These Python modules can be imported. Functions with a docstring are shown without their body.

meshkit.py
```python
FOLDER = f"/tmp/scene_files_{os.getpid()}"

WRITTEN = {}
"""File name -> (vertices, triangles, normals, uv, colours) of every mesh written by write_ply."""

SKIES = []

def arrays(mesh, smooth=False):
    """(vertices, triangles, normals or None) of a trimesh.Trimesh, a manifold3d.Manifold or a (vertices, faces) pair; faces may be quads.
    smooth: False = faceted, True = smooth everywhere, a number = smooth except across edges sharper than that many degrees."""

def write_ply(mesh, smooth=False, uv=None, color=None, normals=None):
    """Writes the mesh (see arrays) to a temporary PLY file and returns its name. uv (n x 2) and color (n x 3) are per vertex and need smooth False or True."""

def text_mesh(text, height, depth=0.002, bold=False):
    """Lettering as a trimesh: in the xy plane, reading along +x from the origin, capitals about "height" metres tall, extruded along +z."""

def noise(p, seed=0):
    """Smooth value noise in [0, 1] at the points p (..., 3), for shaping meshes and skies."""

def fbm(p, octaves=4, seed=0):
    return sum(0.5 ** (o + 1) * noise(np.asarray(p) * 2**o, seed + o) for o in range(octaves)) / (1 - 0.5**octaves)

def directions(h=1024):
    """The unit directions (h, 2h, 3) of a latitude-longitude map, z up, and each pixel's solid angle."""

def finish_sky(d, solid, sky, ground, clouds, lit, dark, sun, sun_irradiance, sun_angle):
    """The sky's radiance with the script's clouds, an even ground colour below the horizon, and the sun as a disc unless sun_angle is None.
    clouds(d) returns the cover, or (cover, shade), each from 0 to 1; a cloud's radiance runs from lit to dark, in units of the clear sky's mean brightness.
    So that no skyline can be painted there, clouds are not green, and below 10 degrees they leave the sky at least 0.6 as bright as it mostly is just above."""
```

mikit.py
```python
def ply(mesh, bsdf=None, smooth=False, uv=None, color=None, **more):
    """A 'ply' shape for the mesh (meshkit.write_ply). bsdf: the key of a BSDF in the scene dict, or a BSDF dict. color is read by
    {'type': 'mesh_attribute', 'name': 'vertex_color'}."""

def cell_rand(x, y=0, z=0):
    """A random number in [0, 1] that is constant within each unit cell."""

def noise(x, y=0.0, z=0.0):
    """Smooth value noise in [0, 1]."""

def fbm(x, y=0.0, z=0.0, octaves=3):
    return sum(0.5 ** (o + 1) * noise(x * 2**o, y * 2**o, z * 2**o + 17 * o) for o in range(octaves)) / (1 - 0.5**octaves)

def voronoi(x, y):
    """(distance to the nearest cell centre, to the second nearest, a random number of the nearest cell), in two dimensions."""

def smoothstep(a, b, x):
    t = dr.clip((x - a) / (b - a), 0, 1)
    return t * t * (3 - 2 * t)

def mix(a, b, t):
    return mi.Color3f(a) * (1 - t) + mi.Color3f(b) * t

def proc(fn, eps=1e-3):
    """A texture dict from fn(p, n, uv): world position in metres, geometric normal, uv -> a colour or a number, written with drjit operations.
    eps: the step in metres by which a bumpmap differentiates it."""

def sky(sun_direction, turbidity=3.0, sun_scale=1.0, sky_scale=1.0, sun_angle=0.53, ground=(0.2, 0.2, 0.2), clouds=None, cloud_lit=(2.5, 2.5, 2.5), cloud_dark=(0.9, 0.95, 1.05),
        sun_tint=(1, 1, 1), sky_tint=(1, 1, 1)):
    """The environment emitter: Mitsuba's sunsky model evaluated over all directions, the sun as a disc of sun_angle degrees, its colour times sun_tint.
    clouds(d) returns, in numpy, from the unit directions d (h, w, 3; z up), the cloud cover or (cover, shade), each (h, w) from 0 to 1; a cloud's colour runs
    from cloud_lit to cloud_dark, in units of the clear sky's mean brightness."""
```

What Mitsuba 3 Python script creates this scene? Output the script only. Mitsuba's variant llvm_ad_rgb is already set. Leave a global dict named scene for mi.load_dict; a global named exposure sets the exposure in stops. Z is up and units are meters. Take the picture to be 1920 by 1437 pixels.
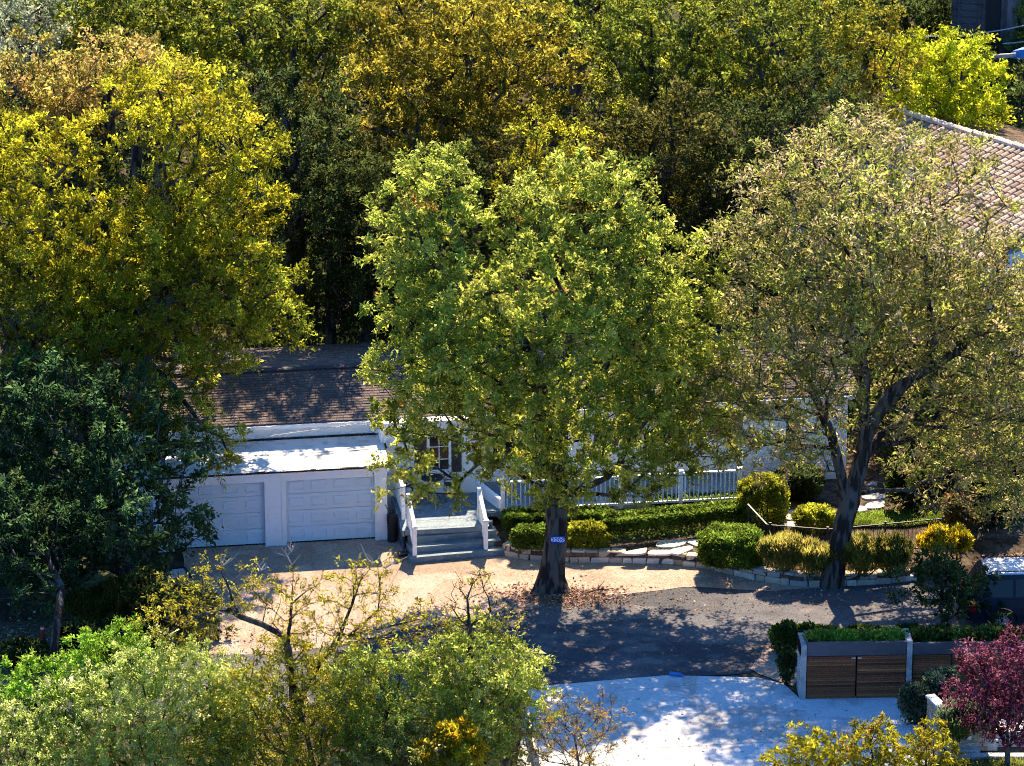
import math, numpy as np, trimesh, mitsuba as mi, mikit, meshkit
import drjit as dr
from scipy.spatial import cKDTree, ConvexHull
from shapely.geometry import Polygon, LineString
from shapely import affinity
from mikit import noise, fbm, voronoi, smoothstep, mix

# ---------------------------------------------------------------- camera, sky, exposure
D, H, PITCH, HFOV = 111.0, 45.36, math.radians(20.0), 14.0
T4 = mi.ScalarTransform4f
scene, labels = {}, {}
scene['camera'] = {'type': 'perspective', 'fov': HFOV, 'fov_axis': 'x', 'near_clip': 1.0, 'far_clip': 3000.0,
                   'to_world': T4().look_at(origin=[0, -D, H], target=[0, -D + math.cos(PITCH) * 100, H - math.sin(PITCH) * 100], up=[0, 0, 1])}
SUN = (0.08, 0.64, 0.766)
scene['sky'] = mikit.sky(SUN, turbidity=3.0, sky_scale=0.66, sun_tint=(1.0, 0.95, 0.88), sky_tint=(0.46, 1.0, 1.52))
exposure = 3.3

F = 960 / math.tan(math.radians(HFOV / 2))


def ray(px, py):
    u, v = (px - 960) / F, (718.5 - py) / F
    return np.array([u, math.cos(PITCH) + v * math.sin(PITCH), -math.sin(PITCH) + v * math.cos(PITCH)])


def at(px, py, Y):
    r = ray(px, py)
    return np.array([0, -D, H]) + (Y + D) / r[1] * r


def gnd(px, py, Z=0.0):
    r = ray(px, py)
    return np.array([0, -D, H]) + (Z - H) / r[2] * r


def ppm(Y, Z=3.0):
    return F / ((Y + D) * math.cos(PITCH) + (H - Z) * math.sin(PITCH))


# ---------------------------------------------------------------- materials
def rgb(*c):
    return {'type': 'rgb', 'value': list(c)}


VC = {'type': 'mesh_attribute', 'name': 'vertex_color'}


def mat(name, base, rough=0.8, spec=0.3, **kw):
    scene[name] = {'type': 'twosided', 'bsdf': {'type': 'principled', 'base_color': base, 'roughness': rough, 'specular': spec, **kw}}


def two(c1, c2, f, lo=0.35, hi=0.65, o=3, c3=None, f3=40.0):
    def fn(p, n, uv):
        t = smoothstep(lo, hi, fbm(p.x * f, p.y * f, p.z * f, o))
        c = mix(c1, c2, t)
        if c3 is not None:
            c = mix(c, c3, smoothstep(0.55, 0.8, noise(p.x * f3, p.y * f3, p.z * f3)) * 0.6)
        return c
    return mikit.proc(fn)


mat('m_white', two((.80, .81, .81), (.765, .77, .77), 1.3, o=4, c3=(.74, .735, .72), f3=9), .6)
mat('m_door', two((.62, .70, .75), (.58, .66, .70), .9, o=4), .5)
mat('m_roof_white', two((.66, .66, .65), (.45, .44, .42), .9, .45, .8, 5, (.38, .36, .33), 5), .7)
mat('m_shingle', VC, .95, .15)
mat('m_vc', VC, .85, .2)
mat('m_vcgloss', VC, .45, .4)


def gravel(p, n, uv):
    big = fbm(p.x * .5, p.y * .5, 3.0, 4)
    c = mix((.355, .265, .205), (.28, .205, .155), smoothstep(.35, .7, big))
    c = mix(c, (.42, .335, .275), smoothstep(.5, .75, fbm(p.x * 1.7 + 9, p.y * 1.7, 1.0, 3)) * .6)
    tr = dr.abs(dr.abs(p.y + 2.9 + .35 * dr.sin(p.x * .35) + .3 * noise(p.x * .5, 0.0, 4.0)) - .75)
    c = c * (1 - .16 * (1 - smoothstep(.08, .3, tr)) * noise(p.x * 1.5, p.y * 3, 2.0))
    c = mix(c, (.22, .16, .11), smoothstep(.62, .8, fbm(p.x * 2.6, p.y * 2.6, 6.0, 4)) * .45)
    sp = cell_speck(p, 28)
    return c * (0.72 + 0.56 * sp)


def cell_speck(p, f):
    d1, d2, r = voronoi(p.x * f, p.y * f)
    return r


def asphalt(p, n, uv):
    big = fbm(p.x * .35, p.y * .8, 5.0, 4)
    c = mix((.095, .096, .106), (.052, .054, .062), smoothstep(.35, .65, big))
    c = mix(c, (.175, .165, .16), smoothstep(.52, .75, fbm(p.x * 1.1 + 4, p.y * 2.3, 2.0, 4)) * .55)
    cr = dr.abs(fbm(p.x * .45 + 2, p.y * .45, 8.0, 4) - .5)
    c = mix(c, (.04, .04, .045), (1 - smoothstep(.0, .006, cr)) * .7)
    return c * (0.7 + 0.6 * cell_speck(p, 36))


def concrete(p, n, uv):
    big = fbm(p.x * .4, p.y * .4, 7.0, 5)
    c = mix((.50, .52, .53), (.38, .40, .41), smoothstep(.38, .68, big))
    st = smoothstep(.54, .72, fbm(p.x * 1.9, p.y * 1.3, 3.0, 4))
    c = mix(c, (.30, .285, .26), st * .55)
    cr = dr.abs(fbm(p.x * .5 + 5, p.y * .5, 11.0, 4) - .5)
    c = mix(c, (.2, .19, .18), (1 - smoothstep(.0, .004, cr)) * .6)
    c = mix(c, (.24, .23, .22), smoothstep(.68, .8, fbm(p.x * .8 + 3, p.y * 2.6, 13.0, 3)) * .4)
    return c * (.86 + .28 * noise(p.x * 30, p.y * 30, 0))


def groundtex(p, n, uv):
    a = fbm(p.x * .6, p.y * .6, 1.0, 4)
    c = mix((.04, .03, .02), (.10, .075, .05), smoothstep(.35, .65, a))
    c = mix(c, (.09, .10, .04), smoothstep(.5, .7, fbm(p.x * .25 + 7, p.y * .25, 2.0, 3)) * .7)
    return c * (.55 + .9 * cell_speck(p, 9))


def mulch(p, n, uv):
    c = mix((.05, .036, .026), (.11, .08, .055), smoothstep(.3, .7, fbm(p.x * 3, p.y * 3, p.z * 3, 3)))
    return c * (.55 + .9 * cell_speck(p, 14))


def bark(p, n, uv):
    s = fbm(p.x * 9, p.y * 9, p.z * 1.6, 4)
    c = mix((.022, .018, .015), (.105, .088, .073), smoothstep(.41, .59, s))
    return mix(c, (.09, .095, .07), smoothstep(.58, .75, fbm(p.x * 1.5, p.y * 1.5, p.z * 1.5, 2)) * .4)


def bark_h(p, n, uv):
    return fbm(p.x * 9, p.y * 9, p.z * 1.6, 4)


def lawn(p, n, uv):
    return mix((.06, .11, .02), (.13, .18, .035), fbm(p.x * 5, p.y * 5, 0, 3))


mat('m_gravel', mikit.proc(gravel), .95, .1)
mat('m_asphalt', mikit.proc(asphalt), .9, .25)
mat('m_concrete', mikit.proc(concrete), .85, .2)
mat('m_boardconc', two((.36, .35, .34), (.27, .265, .255), 3, c3=(.42, .41, .4), f3=5), .85, .2)
mat('m_ground', mikit.proc(groundtex), .95, .1)
mat('m_mulch', mikit.proc(mulch), .95, .1)
mat('m_lawn', mikit.proc(lawn), .9, .1)
scene['m_bark'] = {'type': 'bumpmap', 'arbitrary': mikit.proc(bark_h, eps=.01), 'scale': .11,
                   'bsdf': {'type': 'twosided', 'bsdf': {'type': 'principled', 'base_color': mikit.proc(bark), 'roughness': .9, 'specular': .15}}}
mat('m_blackmetal', rgb(.02, .021, .023), .45, .5)
mat('m_steel', rgb(.55, .55, .56), .35, .5, metallic=.8)
mat('m_fascia', two((.045, .05, .062), (.06, .066, .08), 2.0), .5, .5)
mat('m_deck', two((.135, .195, .24), (.10, .145, .18), 2.5, c3=(.19, .24, .28), f3=9), .65)
mat('m_dark', rgb(.02, .02, .022), .8)
mat('m_glass', rgb(.010, .012, .015), .08, .2)
mat('m_carpaint', rgb(.014, .019, .03), .4, .12)
mat('m_carroof', rgb(.52, .55, .6), .3, .5, metallic=.3, clearcoat=1.0)
mat('m_rubber', rgb(.02, .02, .02), .8)
mat('m_redlens', rgb(.45, .01, .012), .15, .6)
mat('m_red', rgb(.6, .03, .02), .5)
mat('m_blue', rgb(.04, .16, .42), .5)
mat('m_signblue', rgb(.012, .03, .24), .4)
mat('m_signlight', rgb(.72, .74, .86), .4)
mat('m_cable', rgb(.4, .4, .4), .5)
mat('m_darkwood', two((.05, .05, .058), (.085, .08, .085), 2.0), .8)


def leafmat(name, rough, dt, spec=1.45):
    scene[name] = {'type': 'principledthin', 'base_color': VC, 'roughness': rough, 'diff_trans': dt, 'spec_trans': 0.0, 'eta': spec}


leafmat('m_leaf', .6, 1.65)
leafmat('m_leafgloss', .32, 1.55, 1.45)

# ---------------------------------------------------------------- registry
used = {}


def key_for(name):
    k = used.get(name, 0)
    used[name] = k + 1
    return name if k == 0 else f'{name}_{k:03d}'


def thing(name, label=None, cat=None, group=None, kind=None):
    k = key_for(name)
    d = {}
    if label: d['label'] = label
    if cat: d['category'] = cat
    if group: d['group'] = group
    if kind: d['kind'] = kind
    if d: labels[k] = d
    return k


def put(name, mesh, m, parent=None, smooth=False, color=None, label=None, cat=None, group=None, kind=None):
    k = thing((parent + '__' if parent else '') + name, label, cat, group, kind)
    scene[k] = mikit.ply(mesh, m, smooth=smooth, color=color)
    return k


def vcol(mesh, c):
    return np.tile(np.asarray(c, float), (len(mesh.vertices), 1))


def put_c(name, mesh, c, parent, m='m_vc', **kw):
    return put(name, mesh, m, parent, color=vcol(mesh, c), **kw)


# ---------------------------------------------------------------- mesh helpers
def box(x0, x1, y0, y1, z0, z1):
    b = trimesh.creation.box(extents=(x1 - x0, y1 - y0, z1 - z0))
    b.apply_translation(((x0 + x1) / 2, (y0 + y1) / 2, (z0 + z1) / 2))
    return b


def frame2(origin, deg):
    m = np.eye(4)
    a = math.radians(deg)
    m[:2, :2] = [[math.cos(a), -math.sin(a)], [math.sin(a), math.cos(a)]]
    m[:len(origin), 3] = origin
    return m


def tf(mesh, m):
    mesh = mesh.copy()
    mesh.apply_transform(m)
    return mesh


def cat_(ms):
    return trimesh.util.concatenate(ms)


def hull(pts):
    h = trimesh.Trimesh(np.asarray(pts, float), ConvexHull(np.asarray(pts, float)).simplices, process=True)
    trimesh.repair.fix_normals(h)
    return h


def chunk(w, d, h, rng, jit=.06, ch=.12):
    """a rough stone block: a chamfered box with uneven corners, about 44 triangles"""
    pts = []
    c = ch * min(w, d, h)
    for sx in (-1, 1):
        for sy in (-1, 1):
            for sz in (-1, 1):
                p = np.array([sx * w / 2, sy * d / 2, sz * h / 2]) + rng.normal(0, jit, 3) * np.array([w, d, h]) * .5
                for ax in range(3):
                    q = p.copy()
                    for o in range(3):
                        if o != ax: q[o] -= np.sign([sx, sy, sz][o]) * c
                    pts.append(q)
    return hull(pts)


def bar(a, b, w, d=None, up=(0, 0, 1)):
    """a square bar from a to b"""
    a, b = np.asarray(a, float), np.asarray(b, float)
    d = d or w
    t = b - a
    L = np.linalg.norm(t)
    t /= L
    u = np.asarray(up, float)
    if abs(t @ u) > .95: u = np.array([0, 1, 0.])
    s = np.cross(t, u); s /= np.linalg.norm(s)
    u = np.cross(s, t)
    m = np.eye(4)
    m[:3, 0], m[:3, 1], m[:3, 2], m[:3, 3] = t, s, u, (a + b) / 2
    return tf(trimesh.creation.box(extents=(L, w, d)), m)


def tubes(polys, sides=6, flare=None):
    """polys: list of (points, radii) -> one mesh"""
    V, Fc, at_ = [], [], 0
    for p, r in polys:
        p = np.asarray(p, float); r = np.broadcast_to(r, (len(p),))
        n = sides if not callable(sides) else sides(r.max())
        t = np.gradient(p, axis=0); t /= np.linalg.norm(t, axis=1, keepdims=True) + 1e-12
        ref = np.array([1., .13, 0.]) if abs(t[0, 0]) < .8 else np.array([0, 1., .1])
        a = np.cross(t, ref); a /= np.linalg.norm(a, axis=1, keepdims=True) + 1e-12
        b = np.cross(t, a)
        ang = np.arange(n) * 2 * np.pi / n
        rr = r[:, None] * np.ones(n)[None]
        if flare is not None and n >= 12: rr = flare(p, rr, ang)
        v = p[:, None] + rr[..., None] * (np.cos(ang)[None, :, None] * a[:, None] + np.sin(ang)[None, :, None] * b[:, None])
        i, j = np.meshgrid(np.arange(len(p) - 1), np.arange(n), indexing='ij')
        q = np.stack([i * n + j, i * n + (j + 1) % n, (i + 1) * n + (j + 1) % n, (i + 1) * n + j], -1).reshape(-1, 4) + at_
        V.append(v.reshape(-1, 3)); Fc.append(q[:, [0, 1, 2]]); Fc.append(q[:, [0, 2, 3]])
        at_ += v.shape[0] * n
    return trimesh.Trimesh(np.vstack(V), np.vstack(Fc), process=False)


def sheet(poly, z, jitter=0.0, seed=0, cell=.6):
    """a flat polygon (shapely) as a triangulated sheet, its edge roughened"""
    if jitter:
        ring = poly.exterior.segmentize(cell)
        c = np.array(ring.coords)[:-1]
        q = np.c_[c, np.zeros(len(c))]
        c = c + jitter * 2 * (np.stack([meshkit.fbm(q * .9, 3, seed), meshkit.fbm(q * .9 + 50, 3, seed + 5)], 1) - .5)
        poly = Polygon(c).buffer(0)
        if poly.geom_type != 'Polygon': poly = max(poly.geoms, key=lambda g: g.area)
    v, f = trimesh.creation.triangulate_polygon(poly, engine='earcut')
    v = np.c_[v, np.full(len(v), z)]
    m = trimesh.Trimesh(v, f, process=False)
    if m.face_normals[:, 2].mean() < 0: m.invert()
    return m


def gpoly(pts, Z=0.0):
    return Polygon([gnd(x, y, Z)[:2] for x, y in pts]).buffer(0)


def noise_m(v, f, amp, seed=0):
    return v + amp * 2 * (np.stack([meshkit.fbm(v * f + k * 31, 3, seed + k) for k in range(3)], 1) - .5)


# ---------------------------------------------------------------- terrain
def terr(x, y):
    x, y = np.asarray(x, float), np.asarray(y, float)
    q = np.stack([x * .12, y * .12, 0 * x], -1)
    up = np.logaddexp(0, (y - 11.5) * 1.2) / 1.2
    z = .29 * up - .12 * np.maximum(0, y - 60) - .17 * np.maximum(0, y - 110)
    z = z + np.clip(up, 0, 3) * .35 * (meshkit.fbm(q, 3, 4) - .5)
    left = 1 / (1 + np.exp(np.clip((x - .2) * 2.5, -60, 60)))
    down = np.maximum(0, -12.2 - y)
    z = z - .30 * left * np.minimum(down, 14) - .18 * np.maximum(0, -19 - y) * (1 - left) * (y > -60) - .18 * 41 * (1 - left) * (y <= -60)
    return z - .02


gx = np.unique(np.r_[-400, -250, -150, -90, np.arange(-60, -24, 2.0), np.arange(-24, 27, .8), np.arange(27, 60.1, 2), 90, 150, 250, 400])
gy = np.unique(np.r_[-200, -130, -90, np.arange(-60, -20, 2.0), np.arange(-20, 45, .8), np.arange(45, 75, 2), 90, 110, 150, 250, 400])
X, Yg = np.meshgrid(gx, gy, indexing='ij')
Z = terr(X, Yg)
i, j = np.meshgrid(np.arange(len(gx) - 1), np.arange(len(gy) - 1), indexing='ij')
ny = len(gy)
q = np.stack([i * ny + j, (i + 1) * ny + j, (i + 1) * ny + j + 1, i * ny + j + 1], -1).reshape(-1, 4)
put('ground', (np.stack([X, Yg, Z], -1).reshape(-1, 3), q), 'm_ground', smooth=True, label='brown leaf-strewn ground of the wooded hillside', kind='structure')

asph = gpoly([(-500, 1300), (200, 1262), (400, 1232), (700, 1192), (930, 1140), (1060, 1112), (1280, 1084), (1450, 1082), (1700, 1070), (2300, 1010), (2300, 1190), (1860, 1205), (1480, 1215), (1400, 1262), (1250, 1272), (1000, 1290), (400, 1335), (-500, 1420)])
put('road', sheet(asph, .004, .15, 1), 'm_asphalt', label='dark asphalt road crossed by tree shadows', kind='structure')
grav = gpoly([(350, 1096), (340, 1020), (740, 1000), (770, 1040), (950, 1030), (1150, 1045), (1430, 1075), (1500, 1090), (1700, 1080), (1702, 1092), (1560, 1101), (1450, 1112), (1285, 1102), (1160, 1116), (1060, 1128), (930, 1158), (800, 1172), (690, 1200), (520, 1225), (345, 1238), (352, 1205), (400, 1165), (405, 1125)])
put('gravel_driveway', sheet(grav, .012, .16, 2), 'm_gravel', label='tan decomposed granite driveway in front of the garage', kind='structure')
shoulder = gpoly([(1400, 1258), (1440, 1195), (1470, 1180), (1500, 1200), (1490, 1290), (1455, 1280)])
put('gravel_shoulder', sheet(shoulder, .016, .3, 3, .25), 'm_gravel', label='sandy gravel strip left of the planter store', kind='structure')
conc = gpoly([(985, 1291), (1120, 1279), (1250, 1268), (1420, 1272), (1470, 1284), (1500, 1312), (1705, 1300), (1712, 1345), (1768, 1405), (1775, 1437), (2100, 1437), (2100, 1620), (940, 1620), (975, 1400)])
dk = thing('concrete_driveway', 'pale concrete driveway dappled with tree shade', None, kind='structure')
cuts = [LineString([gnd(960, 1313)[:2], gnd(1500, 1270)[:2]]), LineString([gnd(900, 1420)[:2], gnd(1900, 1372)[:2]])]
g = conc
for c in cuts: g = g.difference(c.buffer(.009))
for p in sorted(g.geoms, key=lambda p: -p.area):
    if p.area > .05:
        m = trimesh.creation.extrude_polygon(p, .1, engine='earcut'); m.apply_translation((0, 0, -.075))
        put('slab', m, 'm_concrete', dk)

# ---------------------------------------------------------------- vegetation engine
UP = np.array([0, 0, 1.])


def unit(v):
    return v / (np.linalg.norm(v, axis=-1, keepdims=True) + 1e-12)


def leaf_mesh(pos, d, n, L, W, col, tri=False):
    """kite leaves folded along the midrib, or plain three-cornered ones; pos, d, n (N,3), L, W (N,), col (N,3)"""
    d = unit(d)
    s = unit(np.cross(d, n))
    n = np.cross(s, d)
    L, W = L[:, None], W[:, None]
    mid = pos + d * L * .45
    if tri:
        k = (np.arange(len(pos)) % 2)[:, None]
        a, b = pos * k + (pos + d * L) * (1 - k), (pos + d * L) * k + pos * (1 - k)
        v = np.stack([a, b + s * W * .55, b - s * W * .55 + n * W * .2], 1).reshape(-1, 3)
        return (v, np.arange(len(v)).reshape(-1, 3)), np.repeat(col, 3, axis=0)
    v = np.stack([pos, mid + s * W * .5 + n * W * .18, pos + d * L - n * L * .12, mid - s * W * .5 + n * W * .18], 1).reshape(-1, 3)
    k = np.arange(len(pos))[:, None] * 4
    f = np.vstack([k + [0, 1, 2], k + [0, 2, 3]])
    return (v, f), np.repeat(col, 4, axis=0)


def colours(pal, n, rng, clump=None, var=.22):
    """pal: list of (weight, rgb); each leaf takes one, with its own lightness"""
    w = np.array([p[0] for p in pal], float); w /= w.sum()
    c = np.array([p[1] for p in pal])
    pick = rng.choice(len(pal), n, p=w)
    if clump is not None:
        nc = clump.max() + 1
        cp = rng.choice(len(pal), nc, p=w)
        keep = rng.random(n) < .55
        pick = np.where(keep, cp[clump], pick)
        lum = np.exp(rng.normal(0, .24, nc))[clump]
    else:
        lum = 1
    col = c[pick] * (lum * np.exp(rng.normal(0, var, n)))[:, None] if clump is not None else c[pick] * np.exp(rng.normal(0, var, n))[:, None]
    return np.clip(col, .004, .75)


def lobe(px, py, rx, ry, Y, depth=None):
    s = ppm(Y)
    return (at(px, py, Y), np.array([rx / s, depth if depth else (rx + ry) / 2 / s, ry / s / .94]))


def poisson(p, spacing):
    t = cKDTree(p)
    keep = np.ones(len(p), bool)
    for k, near in enumerate(t.query_ball_point(p, spacing)):
        if keep[k]:
            for q_ in near:
                if q_ > k: keep[q_] = False
    return keep


def clump_points(lobes, spacing, rng, inner=.3, sub=.36, gap=1.15, flat=.62):
    """branch ends: every lobe carries boughs (flattened sub-lobes set apart by gaps), every bough carries clumps, most of them on its upper side"""
    B, R = [], []
    for c, r in lobes:
        rs = np.clip(sub * r.mean(), .32, 1.15)
        n = int(60 + 40 * (r.mean() / rs) ** 2)
        u = unit(rng.normal(size=(n, 3)))
        rad = 1 - (1 - inner) * rng.random(n) ** 1.8
        wob = .74 + .3 * meshkit.fbm(u * 2.2 + rng.random(3) * 40, 3, 1)
        B.append(c + u * (rad * wob)[:, None] * r); R.append(np.full(n, rs))
    B, R = np.vstack(B), np.concatenate(R)
    o = rng.permutation(len(B)); B, R = B[o], R[o]
    k = poisson(B, gap * np.median(R)); B, R = B[k], R[k]
    R = R * np.exp(rng.normal(0, .18, len(R)))
    out, cen = [], []
    for c, r in zip(B, R):
        n = int(14 * (r / spacing) ** 2) + 6
        u = unit(rng.normal(size=(n, 3))); u[:, 2] = np.where(u[:, 2] < -.1, u[:, 2] * np.where(rng.random(n) < .6, -1, 1), u[:, 2])
        out.append(c + u * (1 - .75 * rng.random(n) ** 2)[:, None] * r * [1, 1, flat]); cen.append(np.tile(c - [0, 0, r * .5], (n, 1)))
    p, cen = np.vstack(out), np.vstack(cen)
    o = rng.permutation(len(p)); p, cen = p[o], cen[o]
    k = poisson(p, spacing)
    return p[k], unit(p[k] - cen[k])


def skeleton(limbs, targets, rng, step=.55, path_w=.22):
    """limbs: polylines, the first is the trunk; returns points, parents, tips"""
    P, par, plen = [], [], []

    def add(p, pa):
        P.append(np.asarray(p, float)); par.append(pa)
        plen.append(0 if pa < 0 else plen[pa] + np.linalg.norm(P[-1] - P[pa]))
        return len(P) - 1

    for k, line in enumerate(limbs):
        line = np.asarray(line, float)
        last = -1 if k == 0 else int(np.argmin(np.linalg.norm(np.array(P) - line[0], axis=1)))
        if k == 0: last = add(line[0], -1)
        for a, b in zip(line[:-1], line[1:]):
            n = max(1, int(np.linalg.norm(b - a) / .35))
            for t in range(1, n + 1):
                last = add(a + (b - a) * t / n + rng.normal(0, .012, 3), last)
    base = np.array(P)
    order = np.argsort(cKDTree(base).query(targets)[0])
    cap = len(P) + len(targets) * 14
    A = np.zeros((cap, 3)); A[:len(P)] = base
    PL = np.zeros(cap); PL[:len(P)] = plen
    tips = np.zeros(len(targets), int)
    first_ok = max(2, int(.3 * len(limbs[0])))
    zmin = base[:, 2].min()
    for o in order:
        c = targets[o]
        n = len(P)
        d = np.linalg.norm(A[:n] - c, axis=1)
        cost = d + path_w * PL[:n] + .7 * np.maximum(0, A[:n, 2] - c[2]) + 3.0 * (A[:n, 2] < zmin + .25 * (c[2] - zmin))
        b = int(np.argmin(cost))
        dist = d[b]
        tang = unit(P[b] - P[par[b]]) if par[b] >= 0 else UP
        m = max(1, min(13, int(dist / step)))
        ctrl = P[b] + (tang * .4 + UP * .12) * dist * .55
        last = b
        for t in np.arange(1, m + 1) / m:
            p = (1 - t) ** 2 * P[b] + 2 * t * (1 - t) * ctrl + t * t * c + rng.normal(0, .035, 3) * dist * (t < 1) * .7
            last = add(p, last)
            A[last], PL[last] = p, plen[last]
        tips[o] = last
    return np.array(P), np.array(par), tips


def branch_mesh(P, par, tips, r_base, r_tip, flare=None):
    n = np.zeros(len(P)); n[tips] = 1
    has = np.zeros(len(P), bool)
    for k in range(len(P) - 1, 0, -1):
        n[k] = max(n[k], .6)
        n[par[k]] += n[k]; has[par[k]] = True
    n[0] = max(n[0], 2)
    e = math.log(r_base / r_tip) / math.log(n[0])
    r = r_tip * n ** e
    kids = [[] for _ in P]
    for k in range(1, len(P)): kids[par[k]].append(k)
    polys, stack = [], [(0, None)]
    while stack:
        k, start = stack.pop()
        pts, rad = ([P[start]], [min(r[start], r[k] * 1.25)]) if start is not None else ([], [])
        while True:
            pts.append(P[k]); rad.append(r[k])
            if not kids[k]: break
            main = max(kids[k], key=lambda c: n[c])
            stack += [(c, k) for c in kids[k] if c != main]
            k = main
        if len(pts) > 1: polys.append((np.array(pts), np.array(rad)))
    return polys


def sides_of(r):
    return 20 if r > .2 else 8 if r > .06 else 5 if r > .025 else 3


def sprays(cl, out, rng, twigs, per, rc, up=.25, droop=.25, spread=1.0):
    """leaf places along short twigs that leave each clump: positions, directions, clump of each leaf"""
    K = len(cl)
    td = unit(out[:, None] * .75 + rng.normal(0, .62 * spread, (K, twigs, 3)) + UP * up)
    tl = rc * (.45 + .8 * rng.random((K, twigs, 1)))
    u = rng.random((K, twigs, per, 1)) ** .75
    p = cl[:, None, None] + td[:, :, None] * tl[:, :, None] * u + rng.normal(0, rc * .12, (K, twigs, per, 3))
    p = p - UP * droop * rc * u ** 2
    d = td[:, :, None] * .7 + rng.normal(0, .6, (K, twigs, per, 3)) - UP * .25
    idx = np.repeat(np.arange(K), twigs * per)
    return p.reshape(-1, 3), d.reshape(-1, 3), idx, (cl[:, None] + np.zeros_like(td), td * tl)


def tree(label, pal, lobes, limbs, seed, name='tree', group=None, spacing=.8, rc=.55, leaf=.16, wide=.5, twigs=6, per=16, r_base=.25, r_tip=.012,
         m='m_leaf', flare=None, step=.55, inner=.3, cat='tree', bare_twigs=False, up=.25, droop=.25, nup=.55, nrand=.75, drop=0.0, sub=.36, gap=1.15, barkmat='m_bark', tri=False, crown='crown', trunk='trunk'):
    rng = np.random.default_rng(seed)
    k = thing(name, label, cat, group)
    cl, bo = clump_points(lobes, spacing, rng, inner, sub, gap)
    P, par, tips = skeleton(limbs, cl, rng, step)
    polys = branch_mesh(P, par, tips, r_base, r_tip)
    out = unit(P[tips] - P[par[tips]])
    out = unit(out * .5 + bo)
    leafy = rng.random(len(cl)) >= drop
    p, d, idx, (t0, tv) = sprays(cl[leafy], out[leafy], rng, twigs, per, rc, up, droop)
    if bare_twigs:
        t0, tv = t0.reshape(-1, 3), tv.reshape(-1, 3)
        for a, b in zip(t0[::2], tv[::2]): polys.append((np.array([a, a + b * .55 + rng.normal(0, .03, 3), a + b]), np.array([.009, .007, .004])))
    put(trunk, tubes(polys, sides_of, flare), barkmat, k, smooth=True)
    n = unit(UP * nup + out[leafy][idx] * .35 + rng.normal(0, nrand, p.shape))
    L = leaf * np.exp(rng.normal(-.03, .32, len(p)))
    ms, col = leaf_mesh(p, d, n, L, L * wide, colours(pal, len(p), rng, idx), tri)
    put(crown, ms, m, k, color=col)
    return k


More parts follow.
